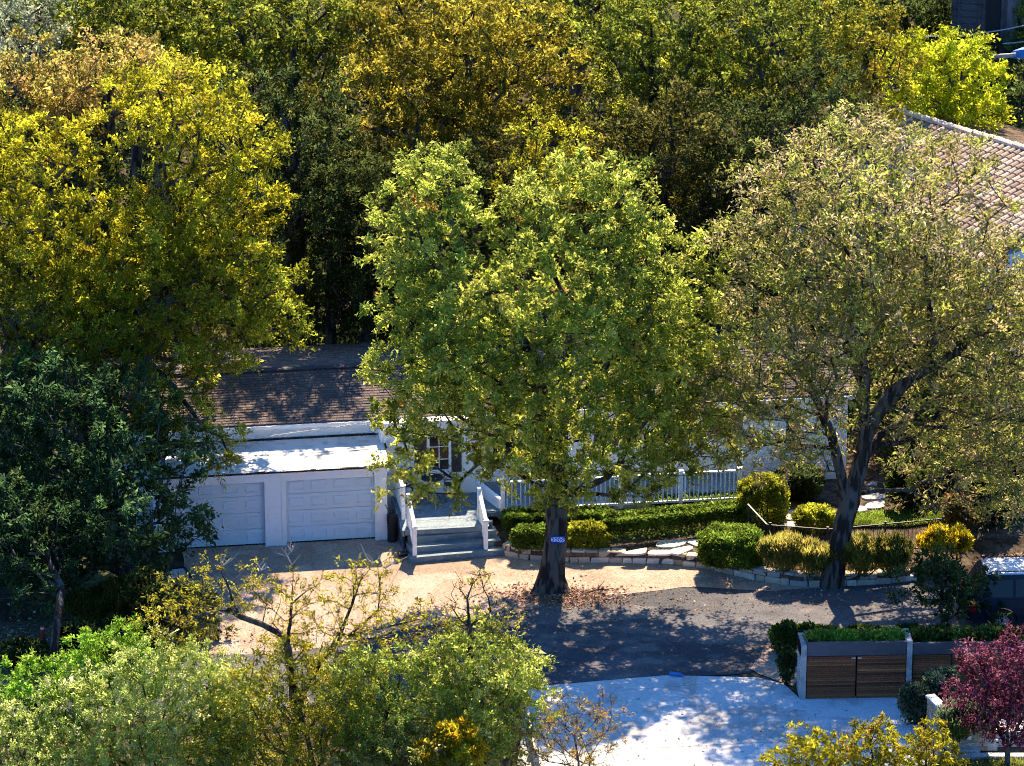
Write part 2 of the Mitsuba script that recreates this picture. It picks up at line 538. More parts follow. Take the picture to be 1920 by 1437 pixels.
def straight_trunk(base, top, rng, lean=.15):
    base, top = np.asarray(base, float), np.asarray(top, float)
    mid = (base + top) / 2 + np.array([rng.normal(0, lean), rng.normal(0, lean), 0])
    return [base, mid, top]


def shrub(label, pal, lobes, seed, name='shrub', cat='shrub', group=None, cover=3.0, leaf=.08, wide=.45, m='m_leaf', thick=.25, upright=0.0, nrand=.8, rough=.3, freq=2.0, base_z=None, bumps=0.0, stems=7, flat=0.0, stem_r=.014):
    """foliage in an uneven shell of the lobes, on a few stems"""
    rng = np.random.default_rng(seed)
    k = thing(name, label, cat, group)
    ps, ns = [], []
    more = []
    for c, r in lobes:
        more.append((c, r * (1 - .35 * bumps)))
        for _ in range(int(7 * bumps + .5) * 2):
            u = unit(rng.normal(size=3)); u[2] = abs(u[2]) * .9 + .1
            more.append((c + u * r * rng.uniform(.35, .75), r * rng.uniform(.28, .5)))
    for c, r in (more if bumps else lobes):
        area = 2.6 * np.pi * ((r[0] * r[1]) + (r[0] * r[2]) + (r[1] * r[2])) / 1.5
        n = int(cover * area / (leaf * leaf * wide * .5))
        u = unit(rng.normal(size=(n, 3))); u[:, 2] = np.abs(u[:, 2]) * np.where(rng.random(n) < .75, 1, -1)
        wob = 1 + rough * 2 * (meshkit.fbm(u * freq + rng.random(3) * 30, 4, seed) - .5)
        rad = (1 - thick * rng.random(n) ** 1.5) * wob
        if flat: u2 = np.sign(u) * np.abs(u) ** (1 - flat); u2 = u2 / np.maximum(1, np.abs(u2).max(1, keepdims=True)) ; ps.append(c + u2 * rad[:, None] * r)
        else: ps.append(c + u * rad[:, None] * r)
        ns.append(unit(u / r))
    p, nn = np.vstack(ps), np.vstack(ns)
    ok = p[:, 2] > (base_z if base_z is not None else -9)
    p, nn = p[ok], nn[ok]
    d = nn * .5 + rng.normal(0, .8, p.shape) * (1 - upright) + UP * (upright * 1.6 + .1) + rng.normal(0, .25, p.shape) * upright
    n = nn * .7 + UP * .2 + rng.normal(0, nrand, p.shape)
    L = leaf * np.exp(rng.normal(0, .25, len(p)))
    cl = np.floor(p / .35).astype(int)
    _, clump = np.unique(cl, axis=0, return_inverse=True)
    ms, col = leaf_mesh(p, d, n, L, L * wide, colours(pal, len(p), rng, clump.ravel()), leaf < .1)
    put('foliage', ms, m, k, color=col)
    if stems:
        polys = []
        for c, r in lobes:
            z0 = base_z if base_z is not None else float(terr(c[0], c[1]))
            for _ in range(stems):
                u = rng.normal(0, .35, 3); tip = c + u * r
                foot = np.array([c[0] + rng.normal(0, .15) * r[0], c[1] + rng.normal(0, .15) * r[1], z0 - .03])
                polys.append((np.array([foot, (foot + tip) / 2 + rng.normal(0, .05, 3), tip]), np.array([stem_r * 1.6, stem_r * 1.2, stem_r * .6])))
        put('stem', tubes(polys, 5), 'm_bark', k, smooth=True)
    return k


def hedge(label, pal, path, width, h, z0, seed, name='hedge', leaf=.065, cover=4.0, rough=.08, group=None, cat='hedge', m='m_leaf'):
    """a clipped hedge: leaves in a shell over a rounded box that follows the path"""
    rng = np.random.default_rng(seed)
    k = thing(name, label, cat, group)
    path = np.asarray(path, float)[:, :2]
    seg = np.linalg.norm(np.diff(path, axis=0), axis=1); cum = np.r_[0, np.cumsum(seg)]; LL = cum[-1]
    per = 2 * h + width
    n = int(cover * (LL + width) * per / (leaf * leaf * .5 * .5))
    s = rng.random(n) * (LL + width) - width / 2
    e = np.clip(np.abs(s - LL / 2) - LL / 2 + .0, 0, width / 2) / (width / 2)        # 0 on the run, 1 at the tips
    a = rng.random(n) * np.pi                                                     # section angle, superellipse
    ca, sa = np.cos(a), np.sin(a)
    sq = .32
    o, zz = np.sign(ca) * np.abs(ca) ** sq, np.abs(sa) ** sq
    sc = np.sqrt(np.maximum(0, 1 - e ** 2.6))
    sx = np.clip(s, -width / 2, LL + width / 2)
    q = np.clip(sx, 0, LL)
    bx = np.stack([np.interp(q, cum, path[:, 0]), np.interp(q, cum, path[:, 1])], 1)
    ki = np.clip(np.searchsorted(cum, q, side='right') - 1, 0, len(seg) - 1)
    tg = (np.diff(path, axis=0) / seg[:, None])[ki]
    nr = np.stack([-tg[:, 1], tg[:, 0]], 1)
    depth = 1 - .16 * rng.random(n) ** 1.5
    xy = bx + tg * (sx - q)[:, None] * depth[:, None] + nr * (o * sc * width / 2 * depth)[:, None]
    z = z0 + h * zz * depth * (.9 + .1 * sc)
    p = np.c_[xy, z]
    nn = unit(np.c_[nr * (np.sign(ca) * np.abs(ca) ** 1.6)[:, None] + tg * ((sx - q) / (width / 2))[:, None], np.abs(sa) ** 1.6 + .05])
    p = p + nn * (rough * 2 * (meshkit.fbm(p * 2.5, 4, seed) - .5))[:, None]
    d = nn * .45 + rng.normal(0, .8, p.shape)
    nl = nn * .9 + rng.normal(0, .75, p.shape)
    L = leaf * np.exp(rng.normal(0, .22, n))
    cl = np.floor(p / .3).astype(int)
    _, clump = np.unique(cl, axis=0, return_inverse=True)
    ms, col = leaf_mesh(p, d, nl, L, L * .55, colours(pal, n, rng, clump.ravel()), True)
    put('foliage', ms, m, k, color=col)
    polys = []
    for t in np.arange(.2, max(LL, .3), .35):
        b = np.array([np.interp(t, cum, path[:, 0]), np.interp(t, cum, path[:, 1]), z0 - .02])
        for _ in range(3):
            polys.append((np.array([b, b + [rng.normal(0, .05), rng.normal(0, .05), h * .4], b + [rng.normal(0, .2), rng.normal(0, .2), h * .85]]), np.array([.02, .015, .006])))
    put('stem', tubes(polys, 5), 'm_bark', k, smooth=True)
    return k
# ---------------------------------------------------------------- white house with garage
O = gnd(727, 1013)
HM = frame2(O[:2], 8.5)
R0 = np.random.default_rng(11)


def hb(*a):
    return tf(box(*a), HM)


def hp(s, t, z):
    return (HM @ np.array([s, t, z, 1.0]))[:3]


def clapboard(parent, s0, s1, t, z0, z1, exp=.16, M=HM, m='m_white'):
    """overlapping boards on a wall that faces -t, each one an entry"""
    n = max(1, round((z1 - z0) / exp)); e = (z1 - z0) / n
    for k in range(n):
        za = z0 + k * e
        prof = np.array([[t, za], [t - .026, za], [t - .008, za + e + .012], [t, za + e + .012]])
        v = np.array([[s, p[0], p[1]] for s in (s0, s1) for p in prof])
        f = [[0, 1, 2], [0, 2, 3], [4, 6, 5], [4, 7, 6]] + [x for a in range(4) for x in ([a, a + 4, (a + 1) % 4], [(a + 1) % 4, a + 4, (a + 1) % 4 + 4])]
        mm = trimesh.Trimesh(v, f); trimesh.repair.fix_normals(mm)
        put('plank', tf(mm, M), m, parent)


GS = -6.6                                  # garage: s from GS to 0, front at t = 0
gar = thing('garage', 'white flat-roofed garage with two pale panelled doors', 'garage')
gw = put('wall', cat_([hb(GS, GS + .12, .03, 2.15, 0, 2.3), hb(-.12, 0, .03, 2.15, 0, 2.3), hb(GS + .12, -.12, 2.05, 2.15, 0, 2.3), hb(GS + .12, -6.25, .03, .15, 0, 2.3),
                       hb(-3.42, -3.02, .03, .15, 0, 2.3), hb(-.25, -.12, .03, .15, 0, 2.3), hb(-6.25, -3.42, .03, .15, 2.12, 2.3), hb(-3.02, -.25, .03, .15, 2.12, 2.3)]), 'm_white', gar)
clapboard(gw, -3.40, -3.06, .03, 0.02, 2.1, .155)
clapboard(gw, -.235, -.002, .03, 0.02, 2.1, .155)
clapboard(gw, GS, -6.27, .03, 0.02, 2.1, .155)
put('fascia', cat_([hb(GS - .05, .06, -.06, .03, 2.14, 2.32), hb(.0, .06, .03, 2.1, 2.14, 2.32)]), 'm_white', gar)
for a, b in ((-6.25, -3.42), (-3.02, -.25)):
    put('door_trim', cat_([hb(a - .02, a + .11, -.002, .029, 0, 2.12), hb(b - .11, b + .02, -.002, .029, 0, 2.12), hb(a + .11, b - .11, -.002, .029, 2.0, 2.12)]), 'm_white', gar)
    dr_ = put('garage_door', cat_([hb(a + .08, b - .08, .205, .24, 0.01, 2.04)]), 'm_door', gar, label=('pale panelled garage door half hidden by the dark tree' if a < -5 else 'pale panelled garage door beside the porch'))
    put('bottom_seal', hb(a + .09, b - .09, .163, .1695, .0125, .05), 'm_rubber', dr_)
    for r in range(4):
        z0 = .012 + r * .505
        put('section', hb(a + .085, b - .085, .17, .204, z0, z0 + .493), 'm_door', dr_)
        for c in range(4):
            w = (b - a - .17) / 4
            s0 = a + .085 + c * w + .1
            o, i = np.array([[s0, z0 + .11], [s0 + w - .2, z0 + .11], [s0 + w - .2, z0 + .39], [s0, z0 + .39]]), .045
            inn = o + np.array([[i, i], [-i, i], [-i, -i], [i, -i]])
            ins2 = o + np.array([[.012, .012], [-.012, .012], [-.012, -.012], [.012, -.012]])
            v = np.array([[p[0], .1699, p[1]] for p in o] + [[p[0], .154, p[1]] for p in ins2] + [[p[0], .168, p[1]] for p in inn * .35 + ins2 * .65] + [[p[0], .158, p[1]] for p in inn])
            f = [x for L_ in range(3) for k in range(4) for x in ([L_ * 4 + k, L_ * 4 + (k + 1) % 4, L_ * 4 + 4 + (k + 1) % 4], [L_ * 4 + k, L_ * 4 + 4 + (k + 1) % 4, L_ * 4 + 4 + k])] + [[12, 13, 14], [12, 14, 15]]
            put('panel', tf(trimesh.Trimesh(v, f, process=False), HM), 'm_door', dr_)
rf = thing(gar + '__roof')
v = np.array([[GS - .08, -.1, 2.33], [.1, -.1, 2.33], [.1, 2.17, 2.46], [GS - .08, 2.17, 2.46]])
top = trimesh.Trimesh(np.vstack([v, v - [0, 0, .05]]), [[0, 1, 2], [0, 2, 3], [4, 6, 5], [4, 7, 6], [0, 4, 5], [0, 5, 1], [1, 5, 6], [1, 6, 2], [2, 6, 7], [2, 7, 3], [3, 7, 4], [3, 4, 0]])
scene[rf] = mikit.ply(tf(top, HM), 'm_roof_white')
put('edge_strip', cat_([tf(bar((GS - .1, -.115, 2.315), (.1, -.115, 2.315), .03, .05), HM), tf(bar((.115, -.1, 2.33), (.115, 2.15, 2.455), .05, .075), HM), tf(bar((GS, 2.14, 2.475), (.1, 2.14, 2.475), .06, .05), HM)]), 'm_dark', rf)
sm = [tf(bar((s, -.09, 2.337), (s + .1, 2.1, 2.464), .03, .012), HM) for s in (-4.6, -2.3)] + [tf(bar((GS, 1.1, 2.405), (.05, 1.1, 2.405), .03, .012), HM)]
put('seam', cat_(sm), 'm_roof_white', rf)
put('debris', cat_([tf(bar((-1.3 + a, -.08, 2.335), (-1.3 + b, -.075, 2.34), .05, .018), HM) for a, b in ((0, .5), (.62, 1.3), (-.9, -.75), (-2.5, -2.2))]), 'm_mulch', rf)

hou = thing('house', 'long low white weatherboard house with brown shingle roof', 'house')
W0, W1, TB = -7.6, 13.9, 8.0
hw = put('wall', cat_([hb(W0, 0.0, 2.2, TB, 0, 3.0), hb(0.0, 2.75, 1.5, TB, 0, 3.02), hb(2.75, 10.4, 2.22, TB, 0, 3.0), hb(10.4, W1, 2.02, TB, 0, 3.01)]), 'm_white', hou)
clapboard(hw, -7.6, -.1, 2.2, 2.36, 3.0, .16)
clapboard(hw, 10.5, 12.0, 2.02, .45, 2.95, .17)
clapboard(hw, 12.55, 13.8, 2.02, .45, 2.95, .17)
clapboard(hw, 5.0, 10.3, 2.22, .76, 1.6, .17)
put('corner_board', hb(-.1, .06, 2.12, 2.199, 2.3, 3.0), 'm_white', hou)
put('corner_board', hb(13.78, 13.93, 1.95, 2.03, .3, 3.0), 'm_white', hou)
put('corner_board', hb(10.38, 10.52, 1.95, 2.03, .3, 3.0), 'm_white', hou)
v = [(2.75, 1.5), (3.25, .0), (3.36, .04), (2.9, 1.56)]
wing = trimesh.creation.extrude_polygon(Polygon(v), .62, engine='earcut'); wing.apply_translation((0, 0, .45))
put('porch_side_wall', tf(wing, HM), 'm_white', hou)
ev, rz, rt, be = 1.92, 3.62, 4.78, 8.6
RF = thing(hou + '__roof')
v = np.array([[W0 - .3, ev, 3.02], [W1 + .4, ev, 3.02], [W1 + .4, rt, rz], [W0 - .3, rt, rz], [W1 + .4, be, 2.98], [W0 - .3, be, 2.98]])
vv = np.vstack([v, v - [0, 0, .07]])
rm = trimesh.Trimesh(vv, [[0, 1, 2], [0, 2, 3], [3, 2, 4], [3, 4, 5], [6, 8, 7], [6, 9, 8], [9, 10, 8], [9, 11, 10], [0, 6, 7], [0, 7, 1], [1, 7, 8], [1, 8, 2], [2, 8, 10], [2, 10, 4], [4, 10, 11], [4, 11, 5], [5, 11, 9], [5, 9, 3], [3, 9, 6], [3, 6, 0]])
scene[RF] = mikit.ply(tf(rm, HM), 'm_dark')


def shingles(t0, z0, t1, z1, rows, seed):
    rng = np.random.default_rng(seed)
    V, Fc, C, k = [], [], [], 0
    slope = (z1 - z0) / (t1 - t0)
    nrm = unit(np.array([0, -slope, 1.0]) * (1 if t1 > t0 else 1)); 
    for r in range(rows):
        a, b = r / rows, (r + 1.15) / rows
        ta, tb = t0 + (t1 - t0) * a, t0 + (t1 - t0) * min(b, 1)
        za, zb = z0 + (z1 - z0) * a, z0 + (z1 - z0) * min(b, 1)
        s = W0 - .32 + rng.random() * .25
        while s < W1 + .4:
            w = .18 + rng.random() * .17
            e = min(s + w - .012, W1 + .42)
            lift = .022 + rng.random() * .012
            jut = rng.random() * .02 * np.sign(t1 - t0)
            q = np.array([[s, ta - jut, za + lift], [e, ta - jut, za + lift], [e, tb, zb + .006], [s, tb, zb + .006], [s, ta - jut, za - .002], [e, ta - jut, za - .002]])
            V.append(q); Fc.append(np.array([[0, 1, 2], [0, 2, 3], [4, 5, 1], [4, 1, 0], [4, 0, 3], [5, 2, 1]]) + k); k += 6
            base = np.array([[.125, .100, .094], [.105, .088, .086], [.145, .112, .102], [.095, .085, .086]][rng.integers(4)]) * np.exp(rng.normal(0, .09))
            C.append(np.tile(base, (6, 1)))
            s += w
    V = np.vstack(V); V = (np.c_[V, np.ones(len(V))] @ HM.T)[:, :3]
    return (V, np.vstack(Fc)), np.vstack(C)


ms, c = shingles(ev - .02, 3.03, rt, rz + .012, 21, 1)
put('shingle', ms, 'm_shingle', RF, color=c, kind='stuff', label='brown shingles of the front slope')
ms, c = shingles(be, 2.99, rt, rz + .012, 27, 2)
put('shingle', ms, 'm_shingle', RF, color=c * np.array([1.5, 1.5, 1.4]), kind='stuff', label='weathered tan shingles of the rear slope')
put('ridge_cap', cat_([tf(bar((s, rt, rz + .05), (s + .3, rt, rz + .058), .26, .03), HM) for s in np.arange(W0 - .3, W1 + .3, .29)]), 'm_darkwood', RF)
put('gutter', cat_([hb(W0 - .3, 0.1, ev - .09, ev - .0, 2.9, 3.0), hb(2.9, W1 + .4, ev - .09, ev - .0, 2.9, 3.0)]), 'm_white', hou)
put('fascia', cat_([hb(W0 - .3, W1 + .4, ev + .003, ev + .03, 2.86, 3.005), hb(W0 - .3, W1 + .4, ev + .03, 2.3, 2.85, 2.87)]), 'm_white', hou)
put('downspout', cat_([tf(tubes([(np.array([(.16, 1.9, 2.9), (.16, 1.95, 2.75), (.12, 1.44, 2.5), (.12, 1.44, .8)]), .04)], 8), HM)]), 'm_white', hou)


def window(parent, s0, s1, z0, z1, t, panes=(2, 2), name='window', sill=True):
    k = put(name, cat_([hb(s0, s1, t - .05, t + .02, z0, z0 + .07), hb(s0, s1, t - .05, t + .02, z1 - .07, z1), hb(s0, s0 + .07, t - .05, t + .02, z0 + .07, z1 - .07), hb(s1 - .07, s1, t - .05, t + .02, z0 + .07, z1 - .07)]), 'm_white', parent)
    put('pane', hb(s0 + .07, s1 - .07, t - .018, t - .012, z0 + .07, z1 - .07), 'm_glass', k)
    bars = [hb(s0 + (s1 - s0) * i / panes[0] - .012, s0 + (s1 - s0) * i / panes[0] + .012, t - .034, t - .019, z0 + .07, z1 - .07) for i in range(1, panes[0])]
    bars += [hb(s0 + .07, s1 - .07, t - .037, t - .0195, z0 + (z1 - z0) * i / panes[1] - .012, z0 + (z1 - z0) * i / panes[1] + .012) for i in range(1, panes[1])]
    put('glazing_bar', cat_(bars), 'm_white', k)
    if sill: put('sill', hb(s0 - .05, s1 + .05, t - .1, t - .051, z0 - .05, z0 + .01), 'm_white', k)
    return k


w = window(hou, 1.35, 2.05, 1.45, 2.62, 1.5, (2, 3))
for a, b in ((.98, 1.33), (2.07, 2.36)):
    sh = put('shutter', hb(a, b, 1.455, 1.498, 1.42, 2.65), 'm_blackmetal', hou)
    put('louvre', cat_([tf(bar((a + .04, 1.45, z), (b - .04, 1.45, z), .012, .035), HM) for z in np.arange(1.5, 2.6, .06)]), 'm_blackmetal', sh)
window(hou, 3.3, 4.1, 1.3, 2.5, 2.22)
fd = put('front_door', hb(4.5, 5.45, 2.15, 2.219, .78, 2.8), 'm_dark', hou)
put('frame', cat_([hb(4.38, 4.499, 2.12, 2.218, .78, 2.9), hb(5.451, 5.57, 2.12, 2.218, .78, 2.9), hb(4.5, 5.45, 2.12, 2.218, 2.801, 2.9)]), 'm_white', fd)
put('handle', hb(5.3, 5.34, 2.09, 2.149, 1.7, 1.85), 'm_steel', fd)
window(hou, 6.3, 7.5, 1.62, 2.62, 2.21)
window(hou, 8.3, 9.5, 1.62, 2.62, 2.21)
window(hou, 12.02, 12.52, 1.2, 2.5, 2.0)
for s in (6.0, 8.0, 10.2):
    put('trim_board', hb(s - .07, s + .07, 2.15, 2.19, .76, 2.85), 'm_white', hou)

# ---------------------------------------------------------------- porch with steps
por = thing('porch', 'blue-grey painted timber porch with wide front steps', 'porch')
DZ = .76
fl = put('floor', cat_([hb(.36, 2.72, -1.2, 1.5, DZ - .16, DZ - .03), hb(2.72, 10.5, -.14, 2.22, DZ - .16, DZ - .03)]), 'm_deck', por)
for k, t in enumerate(np.arange(-1.22, 1.44, .14)):
    right = 2.78 if t < -.2 else 3.1
    put('board', hb(.34, right, t, t + .132, DZ - .029, DZ + R0.random() * .004), 'm_deck', fl)
for k, t in enumerate(np.arange(-.16, 2.1, .14)):
    put('board', hb(3.105, 10.55, t, t + .132, DZ - .029, DZ + R0.random() * .004), 'm_deck', fl)
st = thing(por + '__steps')
PM = frame2(gnd(769, 1058)[:2], 13.0)
sw = 2.78
scene[st] = mikit.ply(cat_([tf(box(.1, sw - .1, .3, 1.1, .0, .2), PM), tf(box(.1, sw - .1, .56, 1.1, .2, .38), PM)]), 'm_deck')
for k, (z, y, a, b) in enumerate(((.2, 0, 0, sw), (.39, .29, .04, sw - .07), (.58, .57, .1, sw - .13), (DZ + .004, .82, .16, sw - .18))):
    put('tread', tf(box(a, b, y - .025, y + (.31 if k < 3 else .1), z - .035, z), PM), 'm_deck', st)
    put('riser', tf(box(a + .01, b - .01, y + .002, y + .03, max(0, z - .2), z - .036), PM), 'm_deck', st)
    for u_ in (a + .012, b - .04): put('step_end', tf(box(u_, u_ + .028, y + .031, 1.0, max(0, z - .2), z - .036), PM), 'm_deck', st)
# lattice on the left side
lat = put('lattice_panel', hb(.34, .36, -1.1, 1.4, .02, DZ - .17), 'm_dark', por)
for k in range(19):
    for sgn in (-1, 1):
        t0 = -1.3 + k * .15
        p0, p1 = np.array([.33 if sgn > 0 else .318, t0, .03]), np.array([.33 if sgn > 0 else .318, t0 + .56, .59])
        if sgn < 0: p0[2], p1[2] = p1[2], p0[2]
        if p1[1] > 1.45 or p0[1] < -1.15: continue
        put('lath', tf(bar(p0, p1, .01, .03, up=(1, 0, 0)), HM), 'm_deck', lat)
put('skirt_board', cat_([hb(.29, .339, -1.2, 1.5, DZ - .2, DZ - .01)]), 'm_deck', por)


def stair_rail(x, label):
    k = thing(por + '__handrail', label)
    b0, t0 = np.array([x, .12, .2]), np.array([x, .12, 1.08])
    b1, t1 = np.array([x, .98, DZ]), np.array([x, .98, DZ + .95])
    scene[k] = mikit.ply(tf(cat_([bar(t0 + [0, -.1, -.03], t1 + [0, .05, .0], .11, .05), bar(b0 + [0, 0, .16], b1 + [0, 0, .1], .05, .07)]), PM), 'm_white')
    put('post', tf(cat_([box(x - .055, x + .055, .065, .175, .2, 1.05), box(x - .08, x + .08, .03, .2, 1.051, 1.11)]), PM), 'm_white', k)
    put('post', tf(box(x - .05, x + .05, .93, 1.03, DZ, DZ + 1.0), PM), 'm_white', k)
    for f in np.linspace(.14, .88, 6):
        a = b0 * (1 - f) + b1 * f + [0, 0, .14]; b = t0 * (1 - f) + t1 * f
        put('baluster', tf(bar(a, b, .04), PM), 'm_white', k)


stair_rail(.16, 'white handrail on the left of the steps')
stair_rail(sw - .55, 'white handrail on the right of the steps')


def railing(p0, p1, zb, ztop, parent, ends=(True, True), gap=.13, posts=None):
    p0, p1 = np.asarray(p0, float), np.asarray(p1, float)
    L = np.linalg.norm(p1 - p0)
    q = lambda f, z: np.array([*(p0 + (p1 - p0) * f), z])
    put('top_rail', bar(q(0, ztop), q(1, ztop), .09, .045), 'm_white', parent)
    put('bottom_rail', bar(q(0, zb), q(1, zb), .05, .06), 'm_white', parent)
    posts = posts if posts is not None else np.linspace(0, 1, max(2, round(L / 1.75) + 1))
    for f in posts:
        if (f == 0 and not ends[0]) or (f == 1 and not ends[1]): continue
        c = q(f, 0)
        put('post', cat_([tf(box(-.055, .055, -.055, .055, zb - .12, ztop + .07), frame2(c[:2], 8.5)), tf(box(-.075, .075, -.075, .075, ztop + .071, ztop + .1), frame2(c[:2], 8.5))]), 'm_white', parent)
    for d in np.arange(gap, L - .06, gap):
        if min(abs(d / L - f) * L for f in posts) < .08: continue
        put('baluster', bar(q(d / L, zb + .03), q(d / L, ztop - .02), .035), 'm_white', parent)


vr = thing('porch_railing', 'long white balustrade along the veranda behind the hedges', 'railing')
railing(hp(3.32, -.22, 0)[:2], hp(10.25, -.3, 0)[:2], DZ + .06, DZ + .92, vr)
lr = thing('porch_railing', 'short white railing on the garage side of the porch', 'railing')
railing(hp(.42, -.35, 0)[:2], hp(.42, 1.45, 0)[:2], DZ + .1, DZ + .95, lr)

# bistro set on the porch
ang = math.radians(8.5)


def bistro_chair(s, t, rot, label):
    k = thing('bistro_chair', label, 'chair')
    M = frame2(hp(s, t, DZ + .004), rot)
    b = lambda *a: tf(bar(*a), M)
    put('seat', cat_([tf(box(-.19, .19, -.2, .2, .44, .458), M), b((-.2, -.2, .45), (.2, -.2, .45), .022), b((-.2, .2, .45), (.2, .2, .45), .022)]), 'm_blackmetal', k)
    for x in (-.19, .19):
        put('leg', b((x * 1.08, -.24, 0), (x, -.19, .45), .024), 'm_blackmetal', k)
        put('leg', b((x * 1.05, .24, 0), (x, .2, .46), .024), 'm_blackmetal', k)
    put('backrest', cat_([b((-.19, .2, .46), (-.18, .26, .93), .024), b((.19, .2, .46), (.18, .26, .93), .024), b((-.19, .26, .93), (.19, .26, .93), .026), b((-.185, .21, .5), (.185, .255, .91), .016), b((.185, .21, .5), (-.185, .255, .91), .016), b((-.19, .212, .52), (.19, .212, .52), .018)]), 'm_blackmetal', k)


bistro_chair(2.0, 1.0, 8.5, 'black cross-backed metal chair on the porch below the window')
bistro_chair(.95, 1.05, 60, 'black metal chair at the far left of the porch table')
tb = thing('bistro_table', 'round black metal table on the porch beside the chair', 'table')
M = frame2(hp(1.42, .95, DZ + .004), 0)
tt = trimesh.creation.cylinder(.33, .025, sections=28); tt.apply_translation((0, 0, .72))
put('table_top', tf(tt, M), 'm_blackmetal', tb)
for a in (.3, 2.4, 4.5):
    u = np.array([math.cos(a), math.sin(a), 0])
    put('leg', tf(tubes([(np.array([u * .25 + [0, 0, .71], u * .1 + [0, 0, .5], u * .06 + [0, 0, .35], u * .16 + [0, 0, .15], u * .27]), .013)], 6), M), 'm_blackmetal', tb)
# dark narrow bin and path lamp beside the garage
bn = thing('bin', 'tall narrow black container standing at the garage corner beside the porch', 'bin')
M = frame2(hp(.12, -.12, 0), 8.5)
rngb = np.random.default_rng(5)
prof = trimesh.creation.revolve(np.array([[0, 0], [.13, 0], [.145, .05], [.14, .4], [.155, .7], [.15, .82], [.12, .84], [0, .83]]), sections=16)
put('body', tf(prof, M), 'm_rubber', bn, smooth=40)
put('handle', tf(tubes([(np.array([(0, .05, .8), (-.05, .04, 1.0), (-.16, .0, 1.07), (-.2, -.02, 1.16)]), .016)], 6), M), 'm_blackmetal', bn)
pl = thing('path_lamp', 'small black box lamp on the ground left of the lowest step', 'lamp')
M = frame2(gnd(755, 1049), 13)
put('post', tf(box(-.02, .02, -.02, .02, 0, .1), M), 'm_blackmetal', pl)
put('frame', tf(cat_([box(-.14, .14, -.08, .08, .1, .12), box(-.14, .14, -.08, .08, .2, .22)] + [box(x - .012, x + .012, y - .012, y + .012, .12, .2) for x in (-.128, .128) for y in (-.068, .068)]), M), 'm_blackmetal', pl)

# ---------------------------------------------------------------- garden bed, stone wall, flagstones
wall_px = [(950, 1041), (985, 1049), (1060, 1053), (1150, 1054), (1250, 1056), (1330, 1065), (1420, 1087), (1500, 1099), (1570, 1097), (1625, 1096), (1705, 1088)]
wl = LineString([gnd(*p)[:2] for p in wall_px])
ZB = .33
bed = Polygon([*(np.array(wl.coords)[:, :2] + [0, .12]), gnd(1760, 1080)[:2], (13.2, -.3), (22, .5), (22, 9), (10, 9), hp(13, 3, 0)[:2], hp(2.9, 1.2, 0)[:2], hp(2.9, -1.4, 0)[:2]]).buffer(0)
bm = trimesh.creation.extrude_polygon(bed, ZB - .0 + .1, engine='earcut'); bm.apply_translation((0, 0, -.1))
put('garden_bed', bm, 'm_mulch', label='dark mulched garden bed behind the stone wall', kind='structure')
bk = [np.array([*gnd(1762, 1078)[:2], 0]), np.array([13.2, -.3, 0]), np.array([22, .5, 0])]
bt, bb = [p + [0, .06, ZB + .01] for p in bk], [bk[0] + [.4, -.6, .001], bk[1] + [.4, -1.1, .001], bk[2] + [0, -1.1, .001]]
bv = np.array([a * (1 - t) + b * t for a, b in zip(bt, bb) for t in np.linspace(0, 1, 5)]); bv[:, 2] += .05 * (meshkit.fbm(bv * 2, 3, 3) - .5)
put('garden_bank', trimesh.Trimesh(bv, [f for i_ in range(2) for j_ in range(4) for f in ([i_ * 5 + j_, i_ * 5 + j_ + 1, i_ * 5 + j_ + 6], [i_ * 5 + j_, i_ * 5 + j_ + 6, i_ * 5 + j_ + 5])], process=False), 'm_ground', smooth=True, label='sloping leafy bank beside the parked car', kind='structure')
sw_ = thing('stone_wall', 'low curved wall of rough tan limestone blocks edging the garden', 'wall')
put('core', trimesh.creation.extrude_polygon(wl.buffer(.08, cap_style=2), .30, engine='earcut'), 'm_mulch', sw_)
rs = np.random.default_rng(21)
gap0, gap1 = wl.project(LineString([gnd(1160, 1052)[:2], gnd(1161, 1052)[:2]]).centroid), wl.project(LineString([gnd(1252, 1052)[:2], gnd(1253, 1052)[:2]]).centroid)
for course in (0, 1):
    s = 0 if course == 0 else -.12
    while s < wl.length:
        w = rs.uniform(.25, .52) * (.85 if course else 1)
        h = .17
        mid = s + w / 2
        low = gap0 < mid < gap1
        if course == 1 and low:
            s += w; continue
        a, b = np.array(wl.interpolate(max(0, mid - .05)).coords[0]), np.array(wl.interpolate(min(wl.length, mid + .05)).coords[0])
        an = math.degrees(math.atan2(b[1] - a[1], b[0] - a[0]))
        c = (a + b) / 2
        nrm = np.array([math.sin(math.radians(an)), -math.cos(math.radians(an))])
        dp = .5 if low else .3
        cc = c + nrm * (-.02 - .05 * course + rs.normal(0, .012)) - nrm * (.1 if low else 0)
        if mid > gap1 + 2.6 and rs.random() < .15: h *= 1.15
        ck = chunk(w - .014, dp, h * rs.uniform(.95, 1.08), rs)
        ck = tf(tf(ck, trimesh.transformations.rotation_matrix(rs.normal(0, .03), (0, 1, 0))), frame2((cc[0], cc[1], h / 2 + course * .172 + .004), an + rs.normal(0, 2)))
        base = np.array([[.42, .35, .26], [.50, .44, .35], [.36, .29, .21], [.46, .37, .26], [.30, .27, .23]][rs.integers(5)]) * np.exp(rs.normal(0, .1))
        if low: base = np.array([.58, .53, .44]) * np.exp(rs.normal(0, .06))
        put_c('stone', ck, base, sw_)
        s += w


